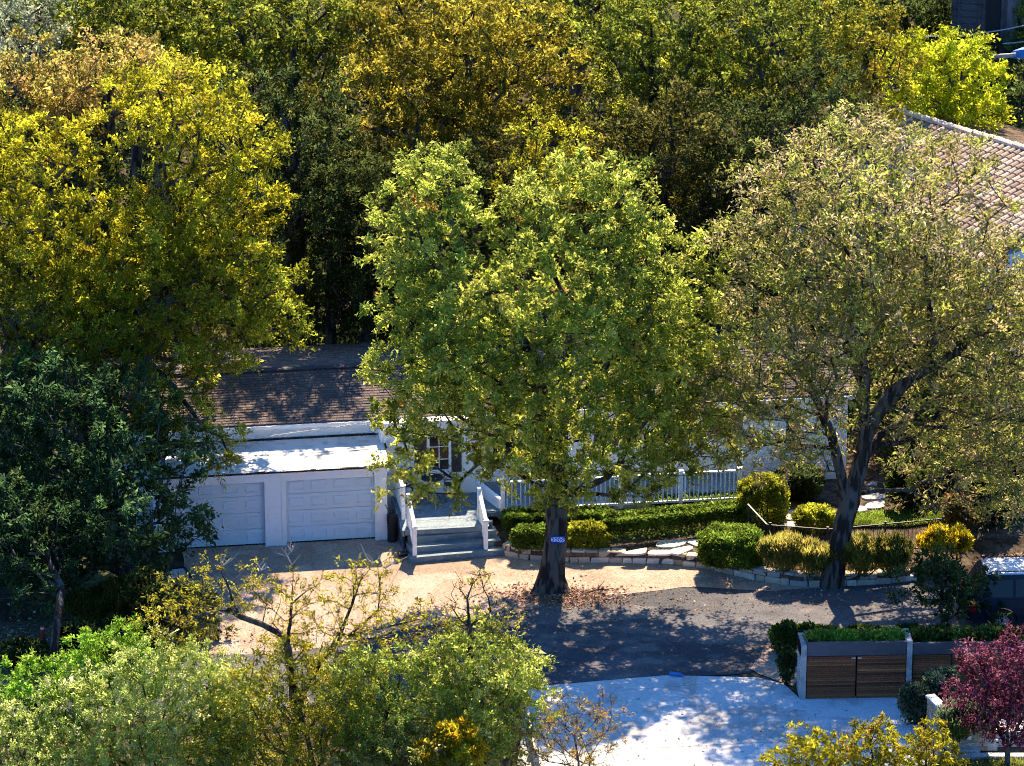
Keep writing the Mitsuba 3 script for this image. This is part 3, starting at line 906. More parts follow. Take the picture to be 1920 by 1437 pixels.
def flag(parent, px, Z, th=.05, seed=0, c=(.52, .49, .42)):
    rng = np.random.default_rng(seed)
    P = np.array([gnd(x, y, Z)[:2] for x, y in px])
    cen = P.mean(0)
    Q = []
    for a, b in zip(P, np.roll(P, -1, 0)):
        Q += [a * .9 + cen * .1 + (b - a) * .06, (a + b) / 2 + rng.normal(0, .02, 2) + (cen - (a + b) / 2) * -.02, b * .9 + cen * .1 - (b - a) * .06]
    po = Polygon(Q).convex_hull
    m1 = trimesh.creation.extrude_polygon(po, th, engine='earcut'); m1.apply_translation((0, 0, Z - th))
    v = m1.vertices.copy(); topv = v[:, 2] > Z - th / 2
    v[topv, 2] += rng.normal(0, .004) + (v[topv, 0] - cen[0]) * rng.normal(0, .008)
    m1.vertices = v
    put_c('stone', m1, np.array(c) * np.exp(rng.normal(0, .09)), parent)


fs = thing('flagstone_path', 'pale flagstones stepping up from the gravel through the stone wall', 'stone path')
for k, px in enumerate([[(1160, 1036), (1200, 1029), (1215, 1026), (1212, 1037), (1190, 1040)], [(1212, 1040), (1218, 1031), (1262, 1031), (1258, 1040)], [(1226, 1025), (1236, 1013), (1282, 1011), (1288, 1020), (1262, 1027)],
                        [(1250, 1037), (1256, 1030), (1295, 1022), (1303, 1028), (1272, 1041)], [(1283, 1013), (1310, 1010), (1318, 1018), (1315, 1027), (1302, 1022)]]):
    flag(fs, px, ZB + .045, .055, k)
fs2 = thing('flagstone_path', 'shaded flagstone path behind the black fence and leaning trunk', 'stone path')
for k, px in enumerate([[(1598, 954), (1600, 946), (1624, 950), (1628, 957), (1612, 960)], [(1618, 950), (1635, 940), (1660, 938), (1660, 950), (1636, 954)], [(1612, 930), (1640, 927), (1664, 928), (1660, 935), (1624, 937)], [(1614, 926), (1626, 919), (1648, 919), (1650, 926)], [(1620, 909), (1640, 903), (1646, 909)],
                        [(1462, 972), (1470, 962), (1488, 966), (1484, 975)], [(1476, 961), (1484, 955), (1504, 957), (1496, 964)], [(1458, 984), (1478, 977), (1502, 978), (1500, 988), (1470, 990)], [(1490, 975), (1498, 966), (1515, 970), (1508, 977)]]):
    flag(fs2, px, ZB + .05, .06, 40 + k, (.42, .42, .40))
lawnp = gpoly([(1590, 985), (1590, 966), (1640, 960), (1700, 957), (1775, 962), (1790, 972), (1700, 985)], ZB + .1)
lm = sheet(lawnp, ZB + .05, .08, 4)
put('lawn', lm, 'm_lawn', label='small strip of lawn behind the black fence', kind='structure')


def grass(name, poly, z, n, L, W, pal, seed, label, cat=None, lean=.35, kind='stuff', zf=None):
    rng = np.random.default_rng(seed)
    x0, y0, x1, y1 = poly.bounds
    import shapely
    p = np.c_[rng.uniform(x0, x1, n * 2), rng.uniform(y0, y1, n * 2)]
    p = p[shapely.contains_xy(poly, p[:, 0], p[:, 1])][:n]
    zz = np.full(len(p), z) if zf is None else zf(p[:, 0], p[:, 1])
    pos = np.c_[p, zz]
    d = UP + rng.normal(0, lean, pos.shape)
    nn = rng.normal(0, 1, pos.shape)
    Ls = L * np.exp(rng.normal(0, .3, len(p)))
    cl = np.floor(pos / .4).astype(int); _, ci = np.unique(cl, axis=0, return_inverse=True)
    ms, col = leaf_mesh(pos, d, nn, Ls, np.full(len(p), W), colours(pal, len(p), rng, ci.ravel()), True)
    return put(name, ms, 'm_leaf', color=col, label=label, cat=cat, kind=kind)


grass('grass', lawnp, ZB + .04, 20000, .1, .016, [(1, (.13, .20, .03)), (1, (.2, .26, .04))], 3, 'bright green grass on the strip behind the black fence', 'grass')

# ---------------------------------------------------------------- black metal fence and handrail
fe = thing('metal_fence', 'black metal picket fence in front of the lawn strip', 'fence')
fz = ZB
fp = [gnd(1444, 985, fz + .95)[:2], gnd(1552, 993, fz + .95)[:2], gnd(1768, 973, fz + .95)[:2]]
for a, b in zip(fp[:-1], fp[1:]):
    a, b = np.array(a), np.array(b); L = np.linalg.norm(b - a)
    for z in (.95, .12): put('rail', bar([*a, fz + z], [*b, fz + z], .04, .03), 'm_blackmetal', fe)
    for d in np.arange(.1, L - .02, .115):
        c = a + (b - a) * d / L
        put('picket', bar([*c, fz + .03], [*c, fz + .935], .016), 'm_blackmetal', fe)
    for f in np.linspace(0, 1, max(2, round(L / 1.6) + 1))[(0 if a is fp[0] or (a == fp[0]).all() else 1):]:
        c = a + (b - a) * f
        put('post', cat_([bar([*c, fz - .05], [*c, fz + 1.0], .05), box(c[0] - .035, c[0] + .035, c[1] - .035, c[1] + .035, fz + 1.0, fz + 1.03)]), 'm_blackmetal', fe)
hr = thing('metal_handrail', 'black metal handrail sloping down to the left end of the picket fence', 'handrail')
h1, h0 = gnd(1441, 984, fz + .96), at(1402, 946, gnd(1444, 985, fz + .95)[1] + .9)
h0 = gnd(1402, 946, fz + 1.25)
put('rail', bar(h0, h1 + [-.05, 0, 0], .045, .035), 'm_blackmetal', hr)
for f in (.02, .3, .97):
    c = h0 * (1 - f) + h1 * f
    put('post', bar([c[0], c[1], fz], c - [0, 0, .01], .04), 'm_blackmetal', hr)
for f in np.linspace(.08, .92, 9):
    c = h0 * (1 - f) + h1 * f
    put('picket', bar([c[0], c[1], fz + .08], c - [0, 0, .02], .016), 'm_blackmetal', hr)

# ---------------------------------------------------------------- planter store with slatted doors
SO = gnd(1511, 1313)
SM = frame2(SO[:2], 2.5)
sb = lambda *a: tf(box(*a), SM)
sto = thing('planter_store', 'bin store with brown slatted doors, pale side walls and planted roof', 'shed')
SWd, SH = 2.62, 1.62
put('side_wall', sb(-.16, -.012, -.02, .86, 0, SH - .06), 'm_boardconc', sto)
for z in np.arange(.16, SH, .2): put('groove', sb(-.163, -.16, .0, .85, z, z + .012), 'm_dark', sto + '__side_wall')
put('side_panel', sb(-.185, -.164, .0, .84, SH - .34, SH - .08), 'm_slat', sto)
put('side_wall', sb(SWd + .012, SWd + .15, -.02, .86, 0, SH + .02), 'm_boardconc', sto)
fa = put('fascia', cat_([sb(0, SWd, -.012, .1, SH - .36, SH), sb(0, SWd, .8, .83, SH - .2, SH + .02), sb(-.01, .03, .101, .8, SH - .3, SH + .02), sb(SWd - .03, SWd + .01, .101, .8, SH - .3, SH + .02)]), 'm_fascia', sto)
put('roof', sb(.031, SWd - .031, .101, .799, SH - .28, SH - .1), 'm_mulch', sto)
put('back_wall', sb(0, SWd, .7, .79, 0, SH - .29), 'm_darkwood', sto)
scene['m_slat'] = scene['m_vc']


def slat_door(parent, x0, x1, z0, z1, y, M, seed, hx=None, n=22, lab=None):
    rng = np.random.default_rng(seed)
    k = put('door', tf(box(x0 + .006, x1 - .006, y + .022, y + .05, z0, z1), M), 'm_dark', parent, label=lab)
    e = (z1 - z0) / n
    for i_ in range(n):
        c = np.array([.20, .075, .032]) * np.exp(rng.normal(0, .3)) * np.array([1, rng.uniform(.9, 1.12), rng.uniform(.85, 1.2)])
        put_c('slat', tf(box(x0 + .012, x1 - .012, y + rng.uniform(0, .003), y + .021, z0 + i_ * e + .006, z0 + (i_ + 1) * e - .006), M), c, k)
    if hx is not None: put('handle', tf(cat_([box(hx, hx + .11, y - .03, y - .012, z1 - .06, z1 - .035), box(hx + .01, hx + .02, y - .012, y, z1 - .058, z1 - .04), box(hx + .09, hx + .1, y - .012, y, z1 - .058, z1 - .04)]), M), 'm_steel', k)


slat_door(sto, .0, SWd / 2 - .01, .03, SH - .38, .0, SM, 1, SWd / 2 - .14)
slat_door(sto, SWd / 2 + .01, SWd, .03, SH - .38, .0, SM, 2, SWd / 2 + .03)
sto2 = thing('planter_store', 'lower slatted store with dark fascia beside the purple-leaved tree', 'shed')
x0, x1 = SWd + .18, SWd + .18 + 3.1
put('fascia', cat_([sb(x0, x1, .1, .2, SH - .42, SH - .1), sb(x0, x1, .9, .93, SH - .42, SH - .12)]), 'm_fascia', sto2)
put('roof', sb(x0, x1, .201, .899, SH - .42, SH - .22), 'm_mulch', sto2)
put('side_wall', sb(x1 + .003, x1 + .17, .1, 1.0, 0, SH - .1), 'm_boardconc', sto2)
for k in range(3): slat_door(sto2, x0 + k * 1.03 + .01, x0 + k * 1.03 + 1.02, .03, SH - .44, .11, SM, 5 + k)

# stone planter with steps, lower right
pw = thing('block_planter', 'tan block planter wall with pale capping beside the white steps', 'planter')
a0, a1, a2 = gnd(1736, 1372), gnd(1779, 1412), gnd(1852, 1408)
q0, q1, q2 = a0[:2], a1[:2], a2[:2]
PH = .62
rb = np.random.default_rng(8)


def block_run(parent, p, q, h, courses, bl=.3, th=.16):
    p, q = np.asarray(p), np.asarray(q); L = np.linalg.norm(q - p); an = math.degrees(math.atan2(*(q - p)[::-1]))
    Mx = frame2(p, an)
    put('core', tf(box(.02, L - .02, .03, th, 0, h), Mx), 'm_mulch', parent)
    for c in range(courses):
        s = -(c % 2) * bl / 2
        while s < L:
            a, b = max(0, s), min(L, s + bl)
            if b - a > .05:
                m_ = box(a + .004, b - .004, rb.uniform(0, .008), .06, c * h / courses + .004, (c + 1) * h / courses - .004)
                put_c('block', tf(m_, Mx), np.array([.36, .29, .22]) * np.exp(rb.normal(0, .12)), parent)
            s += bl
    put('capping', tf(box(-.03, L + .03, -.04, th + .06, h + .001, h + .055), Mx), 'm_concrete', parent)


block_run(pw, q0, q1, PH + .35, 6)
block_run(pw, q1 + [.03, -.0], q2, PH, 5)
soil = Polygon([q0 + [.1, .1], q1 + [.15, .15], q2 + [.2, .15], q2 + [.5, 2.0], q0 + [.4, 1.0]]).buffer(0)
sm_ = trimesh.creation.extrude_polygon(soil.convex_hull, PH - .06, engine='earcut')
put('soil', sm_, 'm_mulch', pw)
put('light_fitting', box(q1[0] + .46, q1[0] + .56, q1[1] - .022, q1[1] + .0, .38, .48), 'm_white', pw)
ws = thing('garden_steps', 'white concrete garden steps at the foot of the block planter', 'steps')
b0 = gnd(1792, 1416)
for k, (dx, dy, w, z) in enumerate(((0, 0, .62, .14), (.34, .28, .75, .28), (.75, .5, 1.9, .42))):
    put('step', box(b0[0] + dx, b0[0] + dx + w, b0[1] + dy, b0[1] + dy + .75, -.01, z), 'm_concrete', ws)
put('plinth', box(b0[0] - .35, b0[0] + 2.4, b0[1] - .3, b0[1] - .08, -.01, .1), 'm_concrete', ws)
lw = gpoly([(1700, 1443), (1785, 1428), (2100, 1424), (2100, 1520), (1700, 1520)])
put('verge', sheet(lw, .03, .08, 9), 'm_lawn', label='grass verge at the lower right edge', kind='structure')
grass('grass', lw, .03, 18000, .09, .015, [(1, (.26, .25, .05)), (1, (.3, .26, .07)), (1, (.16, .2, .04))], 5, 'yellowing grass on the verge below the white steps', 'grass')
# weathered rail fence at the bottom
wf = thing('timber_fence', 'weathered grey timber rails at the left edge of the concrete driveway', 'fence')
f0, f1 = gnd(984, 1352, .5), gnd(1012, 1470, .5)
rt_ = np.array([.0, 0, 0])
for zz, dx in ((.5, 0), (.22, .03)):
    put_c('rail', bar(gnd(985, 1350)[:2].tolist() + [zz + .12], gnd(1012, 1475)[:2].tolist() + [zz - .25], .05, .14), (.42, .37, .30), wf)
for px in ((985, 1352), (1000, 1412), (1012, 1470)):
    g_ = gnd(*px); put_c('post', bar([g_[0] - .06, g_[1], -.4], [g_[0] - .06, g_[1], .72], .1), (.36, .32, .27), wf)
# small things
bl = gnd(1266, 1268, .025)
nw = thing('wrapped_newspaper', 'small blue wrapped roll lying at the road edge of the pale driveway', 'newspaper')
put('roll', tf(tf(trimesh.creation.cylinder(.055, .3, sections=12), trimesh.transformations.rotation_matrix(math.pi / 2, (0, 1, 0))), frame2((bl[0], bl[1], .085), -18)), 'm_blue', nw, smooth=40)
tail = tf(hull([(0, -.05, 0), (0, .05, 0), (0, 0, .08), (.11, -.035, .01), (.11, .035, .012), (.1, 0, .03)]), frame2((bl[0] + .145, bl[1] - .045, .05), -18))
put('tail', tail, 'm_blue', nw)
rm_ = gnd(80, 1197)
rp = thing('marker_post', 'short red marker post under the trees at far left', 'post')
rc_ = trimesh.creation.revolve(np.array([[0, 0], [.05, 0], [.05, .36], [.035, .4], [0, .41]]), sections=12); rc_.apply_translation((rm_[0], rm_[1], -.02))
put('post', rc_, 'm_red', rp, smooth=40)
put('band', tf(trimesh.creation.cylinder(.053, .05, sections=12), frame2((rm_[0], rm_[1], .3), 0)), 'm_white', rp)
sl = thing('paving_slab', 'pale concrete slab beside the driveway under the dark left tree', 'paving slab')
m_ = trimesh.creation.extrude_polygon(gpoly([(272, 1091), (285, 1076), (345, 1070), (357, 1087)]), .09, engine='earcut'); m_.apply_translation((0, 0, -.02))
put('slab', m_, 'm_concrete', sl)
put('edging', cat_([bar([*gnd(346, 1069)[:2], .05], [*gnd(359, 1089)[:2], .05], .06, .1), bar([*gnd(283, 1074)[:2], .05], [*gnd(344, 1068)[:2], .05], .06, .1)]), 'm_dark', sl)
# cable to the eave
ca, cb = at(100, 858, -1.0), hp(.9, 1.85, 3.1)
t = np.linspace(0, 1, 24)[:, None]
put('overhead_cable', tubes([(ca * (1 - t) + cb * t - UP * 1.0 * t * (1 - t) * .5, .014)], 5), 'm_cable', label='thin pale overhead cable running to the house eave', cat='cable', smooth=True)

# ---------------------------------------------------------------- parked vehicle
car = thing('parked_car', 'dark blue-grey four-wheel-drive parked on the road at the right edge', 'car')
cg = gnd(1818, 1190)
CM = frame2((cg[0], cg[1], .004), 3) @ np.diag([.93, .93, .93, 1])
Lc, Wc = 4.75, 1.85
prof = Polygon([(0.02, .45), (.0, .62), (.04, .98), (.1, 1.05), (3.35, 1.06), (4.45, .98), (4.72, .85), (4.75, .5), (4.65, .36), (.15, .34)])
arch = lambda x: LineString([(x, .36), (x, .37)]).buffer(.43)
prof = prof.difference(arch(.98)).difference(arch(3.8))
body = trimesh.creation.extrude_polygon(prof, Wc, engine='earcut')
RX = np.array([[1, 0, 0, 0], [0, 0, -1, Wc], [0, 1, 0, 0], [0, 0, 0, 1.0]])
body.apply_transform(RX)
vv = body.vertices.copy(); yc = Wc / 2
vv[:, 1] = yc + (vv[:, 1] - yc) * np.interp(vv[:, 2], [.3, .6, .95, 1.06], [.95, 1.0, .99, .93])
body.vertices = vv
put('body', tf(body, CM), 'm_carpaint', car)
cabin = hull([(x, yc + s * w, z) for x, w, z in ((.12, .84, 1.05), (.42, .68, 1.66), (.6, .66, 1.74), (2.55, .66, 1.75), (2.75, .66, 1.7), (3.4, .82, 1.06), (.3, .74, 1.45)) for s in (-1, 1)])
put('cabin', tf(cabin, CM), 'm_carpaint', car)
put('roof', tf(hull([(x, yc + s * w, z) for x, w, z in ((.5, .62, 1.745), (.62, .6, 1.775), (2.5, .6, 1.785), (2.66, .62, 1.75)) for s in (-1, 1)]), CM), 'm_carroof', car)
for s in (-1, 1):
    for xs in (((.36, 1.12), (.55, 1.6), (1.25, 1.62), (1.25, 1.12)), ((1.33, 1.12), (1.33, 1.62), (2.1, 1.64), (2.15, 1.12)), ((2.22, 1.12), (2.17, 1.64), (2.6, 1.64), (3.15, 1.12))):
        q = [(x, yc + s * (.845 - (z - 1.05) * .26), z) for x, z in xs]
        put('window', tf(hull(q + [(x, y + s * .012, z) for x, y, z in q]), CM), 'm_glass', car)
put('rear_window', tf(hull([(.19 - .0, yc + s * .64, 1.15) for s in (-1, 1)] + [(.37, yc + s * .58, 1.55) for s in (-1, 1)] + [(.175, yc + s * .64, 1.15) for s in (-1, 1)] + [(.355, yc + s * .58, 1.55) for s in (-1, 1)]), CM), 'm_glass', car)
put('windscreen', tf(hull([(3.36, yc + s * .72, 1.12) for s in (-1, 1)] + [(2.82, yc + s * .6, 1.66) for s in (-1, 1)] + [(3.38, yc + s * .72, 1.13) for s in (-1, 1)] + [(2.84, yc + s * .6, 1.67) for s in (-1, 1)]), CM), 'm_glass', car)
for s in (-1, 1):
    put('tail_light', tf(box(-.012, .16, *sorted((yc + s * .72, yc + s * .945)), .72, 1.0), CM), 'm_redlens', car)
    put('roof_rail', tf(tubes([(np.array([(.55, yc + s * .57, 1.76), (.65, yc + s * .57, 1.82), (2.4, yc + s * .57, 1.83), (2.5, yc + s * .57, 1.77)]), .018)], 6), CM), 'm_blackmetal', car)
put('bumper', tf(hull([(x, yc + s * w, z) for x, w in ((-.1, .82), (.12, .93)) for s in (-1, 1) for z in (.42, .62)]), CM), 'm_rubber', car)
for x in (.98, 3.8):
    for s in (-1, 1):
        c = np.array([x, yc + s * .8, .36])
        ty = tf(trimesh.creation.torus(.27, .1, major_sections=28, minor_sections=10), trimesh.transformations.rotation_matrix(math.pi / 2, (1, 0, 0))); ty.vertices[:, 1] *= 1.15
        ty.apply_translation(c)
        wk = put('wheel', tf(ty, CM), 'm_rubber', car, smooth=True)
        spokes = [tf(box(-.022, .022, -.03, .03, .03, .2), trimesh.transformations.rotation_matrix(a, (0, 1, 0))) for a in np.arange(5) * 2 * np.pi / 5]
        rim = cat_([tf(trimesh.creation.cylinder(.2, .1, sections=24), trimesh.transformations.rotation_matrix(math.pi / 2, (1, 0, 0)))] + [tf(m2, np.array([[1, 0, 0, 0], [0, 1, 0, s * .045], [0, 0, 1, 0], [0, 0, 0, 1.]])) for m2 in spokes]); rim.apply_translation(c)
        put('rim', tf(rim, CM), 'm_steel', wk)
put('mirror', tf(hull([(2.75 + a, yc - .93 - b, 1.12 + c) for a in (0, .12) for b in (0, .2) for c in (0, .14)]), CM), 'm_carpaint', car)

# ---------------------------------------------------------------- tiled house and buildings up the hill
th_ = thing('tiled_house', 'house with pale terracotta barrel-tile roof behind the right-hand tree', 'house')
A = at(1690, 214, 21.0)
TM = frame2(A, -49.0)              # local x along the ridge, towards the right; y away from the visible slope
pitch = math.tan(math.radians(14))
RL, RD = 9.5, 6.2
slab = trimesh.Trimesh([(0, 0, -.05), (RL, 0, -.05), (RL, -RD, -.05 - RD * pitch), (0, -RD, -.05 - RD * pitch), (0, RD * .8, -.05 - RD * .8 * pitch), (RL, RD * .8, -.05 - RD * .8 * pitch)], [[0, 3, 2], [0, 2, 1], [0, 1, 5], [0, 5, 4]])
tr_ = put('roof', tf(slab, TM), 'm_mulch', th_)
zw = float(terr(A[0], A[1])) - A[2] - 1.5
put('wall', tf(cat_([box(.5, RL - .5, -RD + .6, RD * .8 - .6, zw, -RD * pitch - .12)]), TM), 'm_white', th_)
put('gable', tf(trimesh.Trimesh([(.52, -RD + .6, -RD * pitch - .12), (.52, RD * .8 - .6, -RD * pitch - .12), (.52, 0, -.1), (.7, -RD + .6, -RD * pitch - .12), (.7, RD * .8 - .6, -RD * pitch - .12), (.7, 0, -.1)], [[0, 2, 1], [3, 4, 5], [0, 3, 5], [0, 5, 2], [1, 2, 5], [1, 5, 4]]), TM), 'm_white', th_)
rr = np.random.default_rng(31)


def barrel(w, l):
    a = np.linspace(0, np.pi, 6)
    v = [[w / 2 * math.cos(t_) * s_, y, w * .42 * math.sin(t_) * s_ + (0 if y < 0 else -.02)] for y, s_ in ((-l / 2, 1.05), (l / 2, .88)) for t_ in a]
    f = [x for k in range(5) for x in ([k, k + 1, k + 7], [k, k + 7, k + 6])] + [[0, 3, 1], [0, 4, 3], [0, 5, 4], [1, 3, 2]]
    m_ = trimesh.Trimesh(np.array(v), f, process=False)
    return m_


tilec = [(.36, .28, .20), (.42, .34, .25), (.31, .23, .165), (.46, .38, .29), (.29, .21, .15)]
tl, tw = .40, .24
rest, restc, nt = [], [], 0
tiles = []
for r in range(int(RD / (tl * .86))):
    for c in range(int(RL / tw)):
        x, y = (c + .5) * tw + rr.normal(0, .006), -RD + (r + .4) * tl * .86
        tiles.append((x, y))
tiles = [(x, y) for x, y in tiles if x > .05]
world = (np.c_[np.array(tiles), np.zeros(len(tiles)), np.ones(len(tiles))] @ TM.T)
order = np.argsort(-world[:, 0] + .35 * np.abs(world[:, 0] - 13))
shown = {}
sel = []
for k_, (x, y) in enumerate(tiles):
    wx, wy, wz = (TM @ np.array([x, y, y * pitch, 1]))[:3]
    d_ = np.array([wx, wy + D, wz - H]); dep = d_[1] * math.cos(PITCH) - d_[2] * math.sin(PITCH)
    px_, py_ = 960 + F * wx / dep, 718.5 - F * (d_[1] * math.sin(PITCH) + d_[2] * math.cos(PITCH)) / dep
    vis = (1820 < px_ < 1925 and 255 < py_ < 430)
    sel.append(vis)
cnt = 0
for (x, y), vis in zip(tiles, sel):
    m_ = barrel(tw * .92, tl)
    m_.apply_transform(trimesh.transformations.rotation_matrix(-math.atan(pitch) * -1, (1, 0, 0)))
    m_.apply_translation((x, y, y * pitch + .02))
    m_ = tf(m_, TM)
    c = np.array(tilec[rr.integers(5)]) * np.exp(rr.normal(0, .1))
    if vis and cnt < 290:
        put_c('tile', m_, c, tr_); cnt += 1
    else:
        rest.append(m_); restc.append(vcol(m_, c))
put('tile', cat_(rest), 'm_vc', tr_, color=np.vstack(restc), kind='stuff')
rc2, rcc = [], []
for x in np.arange(0, RL, .36):
    m_ = barrel(.3, .42); m_.apply_transform(trimesh.transformations.rotation_matrix(-math.pi / 2, (0, 0, 1))); m_.apply_translation((x + .2, 0, .06 + rr.normal(0, .006)))
    put_c('ridge_tile', tf(m_, TM), np.array([.60, .50, .40]) * np.exp(rr.normal(0, .08)), tr_)
for y in np.arange(-RD, 0, .38):
    m_ = barrel(.28, .42); m_.apply_transform(trimesh.transformations.rotation_matrix(math.atan(pitch), (1, 0, 0))); m_.apply_translation((.0, y + .2, (y + .2) * pitch + .06))
    put_c('verge_tile', tf(m_, TM), np.array([.58, .47, .37]) * np.exp(rr.normal(0, .08)), tr_)

db = thing('timber_building', 'dark slatted timber building at the top right corner', 'building')
B = at(1782, 74, 31.5)
BM = frame2((B[0], B[1], float(terr(B[0], B[1])) - .3), -18)
bh = B[2] - float(terr(B[0], B[1])) + 4.2
put('wall', tf(box(0, 2.0, 0, 4, 0, bh), BM), 'm_darkwood', db)
put('doorway', tf(box(1.25, 1.75, -.03, -.004, 0, bh - .3), BM), 'm_dark', db)
for k in range(int(bh / .24)):
    z = k * .24
    put('board', tf(box(0, 1.2, -.04, -.005, z + .02, z + .21), BM), 'm_darkwood', db)
for x in (.25, .98, 1.8): put('post', tf(box(x, x + .06, -.09, -.045, 0, bh - .1), BM), 'm_steel' if x == 9 else 'm_darkwood', db)
put('roof', tf(box(-.4, 2.4, -.6, 4.4, bh + .002, bh + .2), BM), 'm_darkwood', db)
for (p, q_) in (((1640, 62, 29), (1960, 38, 29)), ((1880, 82, 29), (1990, 60, 29))):
    a, b = at(*p), at(*q_); t = np.linspace(0, 1, 20)[:, None]
    put('power_line', tubes([(a * (1 - t) + b * t - UP * .9 * 4 * t * (1 - t) * (.35 if p[0] < 1700 else .1), .02)], 5), 'm_cable', label='upper pale wire sagging across the top right corner' if p[0] < 1700 else 'lower short wire at the top right edge', cat='wire', smooth=True)
a, b = at(1826, 114, 27), at(1905, 103, 27)
put('fallen_log', tubes([(np.array([a, (a + b) / 2 + [0, 0, .02], b]), np.array([.12, .1, .08]))], 10), 'm_logpale', label='pale bare log lying on the slope at the top right', cat='log', smooth=True)
mat('m_logpale', two((.5, .44, .36), (.38, .33, .27), 3.0), .9)
gz = at(1905, 102, 27.3)
kb = hull([(x * .55, y * .3, z) for x, y, z in ((-1, 0, .0), (-.6, .8, 0), (-.6, -.8, 0), (.6, .8, 0), (.6, -.8, 0), (1, 0, 0), (-.8, 0, .25), (0, .5, .32), (0, -.5, .32), (.8, 0, .25))])
put('tarpaulin', tf(kb, frame2(gz + [.3, 0, -.1], 15)), 'm_blue', label='crumpled blue tarpaulin at the end of the pale log', cat='tarpaulin')
# ---------------------------------------------------------------- trees
YEL = [(3, (.42, .41, .028)), (2, (.33, .34, .03)), (1, (.45, .37, .03)), (1, (.24, .27, .035))]
YGR = [(2, (.31, .34, .035)), (2, (.21, .26, .035)), (1, (.40, .39, .035))]
GOLD = [(3, (.337, .290, .037)), (2, (.271, .253, .042)), (1, (.206, .201, .042)), (1, (.374, .309, .033))]
ORG = [(2, (.42, .32, .09)), (2, (.38, .34, .07)), (1, (.30, .28, .07)), (1, (.44, .29, .11))]
OAK = [(3, (.40, .46, .08)), (2, (.50, .53, .12)), (2, (.22, .29, .05)), (.5, (.50, .50, .11)), (.05, (.5, .2, .05))]
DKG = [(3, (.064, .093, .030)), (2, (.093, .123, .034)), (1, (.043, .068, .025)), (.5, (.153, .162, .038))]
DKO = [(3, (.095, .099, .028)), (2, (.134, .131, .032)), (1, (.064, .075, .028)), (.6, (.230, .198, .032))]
MID = [(3, (.179, .224, .036)), (2, (.251, .278, .036)), (1, (.116, .153, .036)), (.6, (.359, .340, .036))]
LIME = [(3, (.46, .52, .03)), (2, (.52, .55, .035)), (1, (.34, .42, .035))]
PEC = [(3, (.33, .33, .09)), (2, (.42, .33, .16)), (2, (.29, .34, .07)), (1, (.50, .42, .25)), (1, (.40, .43, .08))]
GREY = [(2, (.30, .34, .22)), (1, (.24, .29, .17)), (1, (.38, .42, .3))]
LEFT = [(3, (.055, .115, .045)), (2, (.08, .15, .055)), (1, (.04, .09, .04)), (.5, (.13, .19, .06))]
PALE = [(3, (.54, .64, .20)), (2, (.44, .56, .14)), (1, (.60, .66, .30)), (1, (.28, .38, .08))]
FRESH = [(3, (.27, .46, .05)), (2, (.20, .37, .05)), (1, (.36, .52, .08))]
MESQ = [(3, (.42, .37, .04)), (2, (.33, .32, .04)), (1, (.50, .39, .04)), (1, (.25, .26, .05))]
BUSH = [(3, (.42, .49, .11)), (2, (.33, .41, .08)), (1, (.52, .56, .2))]
PLUM = [(3, (.15, .042, .082)), (2, (.105, .03, .058)), (1, (.20, .065, .10)), (.7, (.32, .15, .19))]
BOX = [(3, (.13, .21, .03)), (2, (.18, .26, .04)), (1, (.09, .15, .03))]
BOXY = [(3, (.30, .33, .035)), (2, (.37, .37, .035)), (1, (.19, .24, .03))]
FEATH = [(3, (.34, .34, .08)), (2, (.42, .38, .09)), (1, (.25, .28, .07)), (1, (.48, .38, .12))]
GOLDS = [(3, (.60, .44, .025)), (2, (.52, .43, .025)), (1, (.38, .36, .04))]
REDT = [(2, (.30, .12, .05)), (2, (.26, .17, .05)), (2, (.15, .16, .04))]
SAGE = [(2, (.13, .19, .11)), (2, (.17, .22, .14)), (1, (.09, .14, .07))]


def L3(*pts):
    return [at(*p) for p in pts]


def rooted(px, Y, *pts):
    """a trunk line that starts on the ground below the pixel column px at depth Y"""
    x = at(px, 700, Y)[0]
    return [np.array([x, Y, float(terr(x, Y)) - .1])] + L3(*pts)


# the oak with the number plate
def oak_flare(p, rr, ang):
    h = np.maximum(p[:, 2:3], 0)
    roots = 1 + .75 * np.exp(-h / .42) + np.exp(-h / .2) * .9 * np.maximum(0, np.cos(3 * ang + .6))[None] ** 2
    return rr * roots * (1 + .07 * np.cos(7 * ang + h * .6) + .03 * np.sin(13 * ang + h))


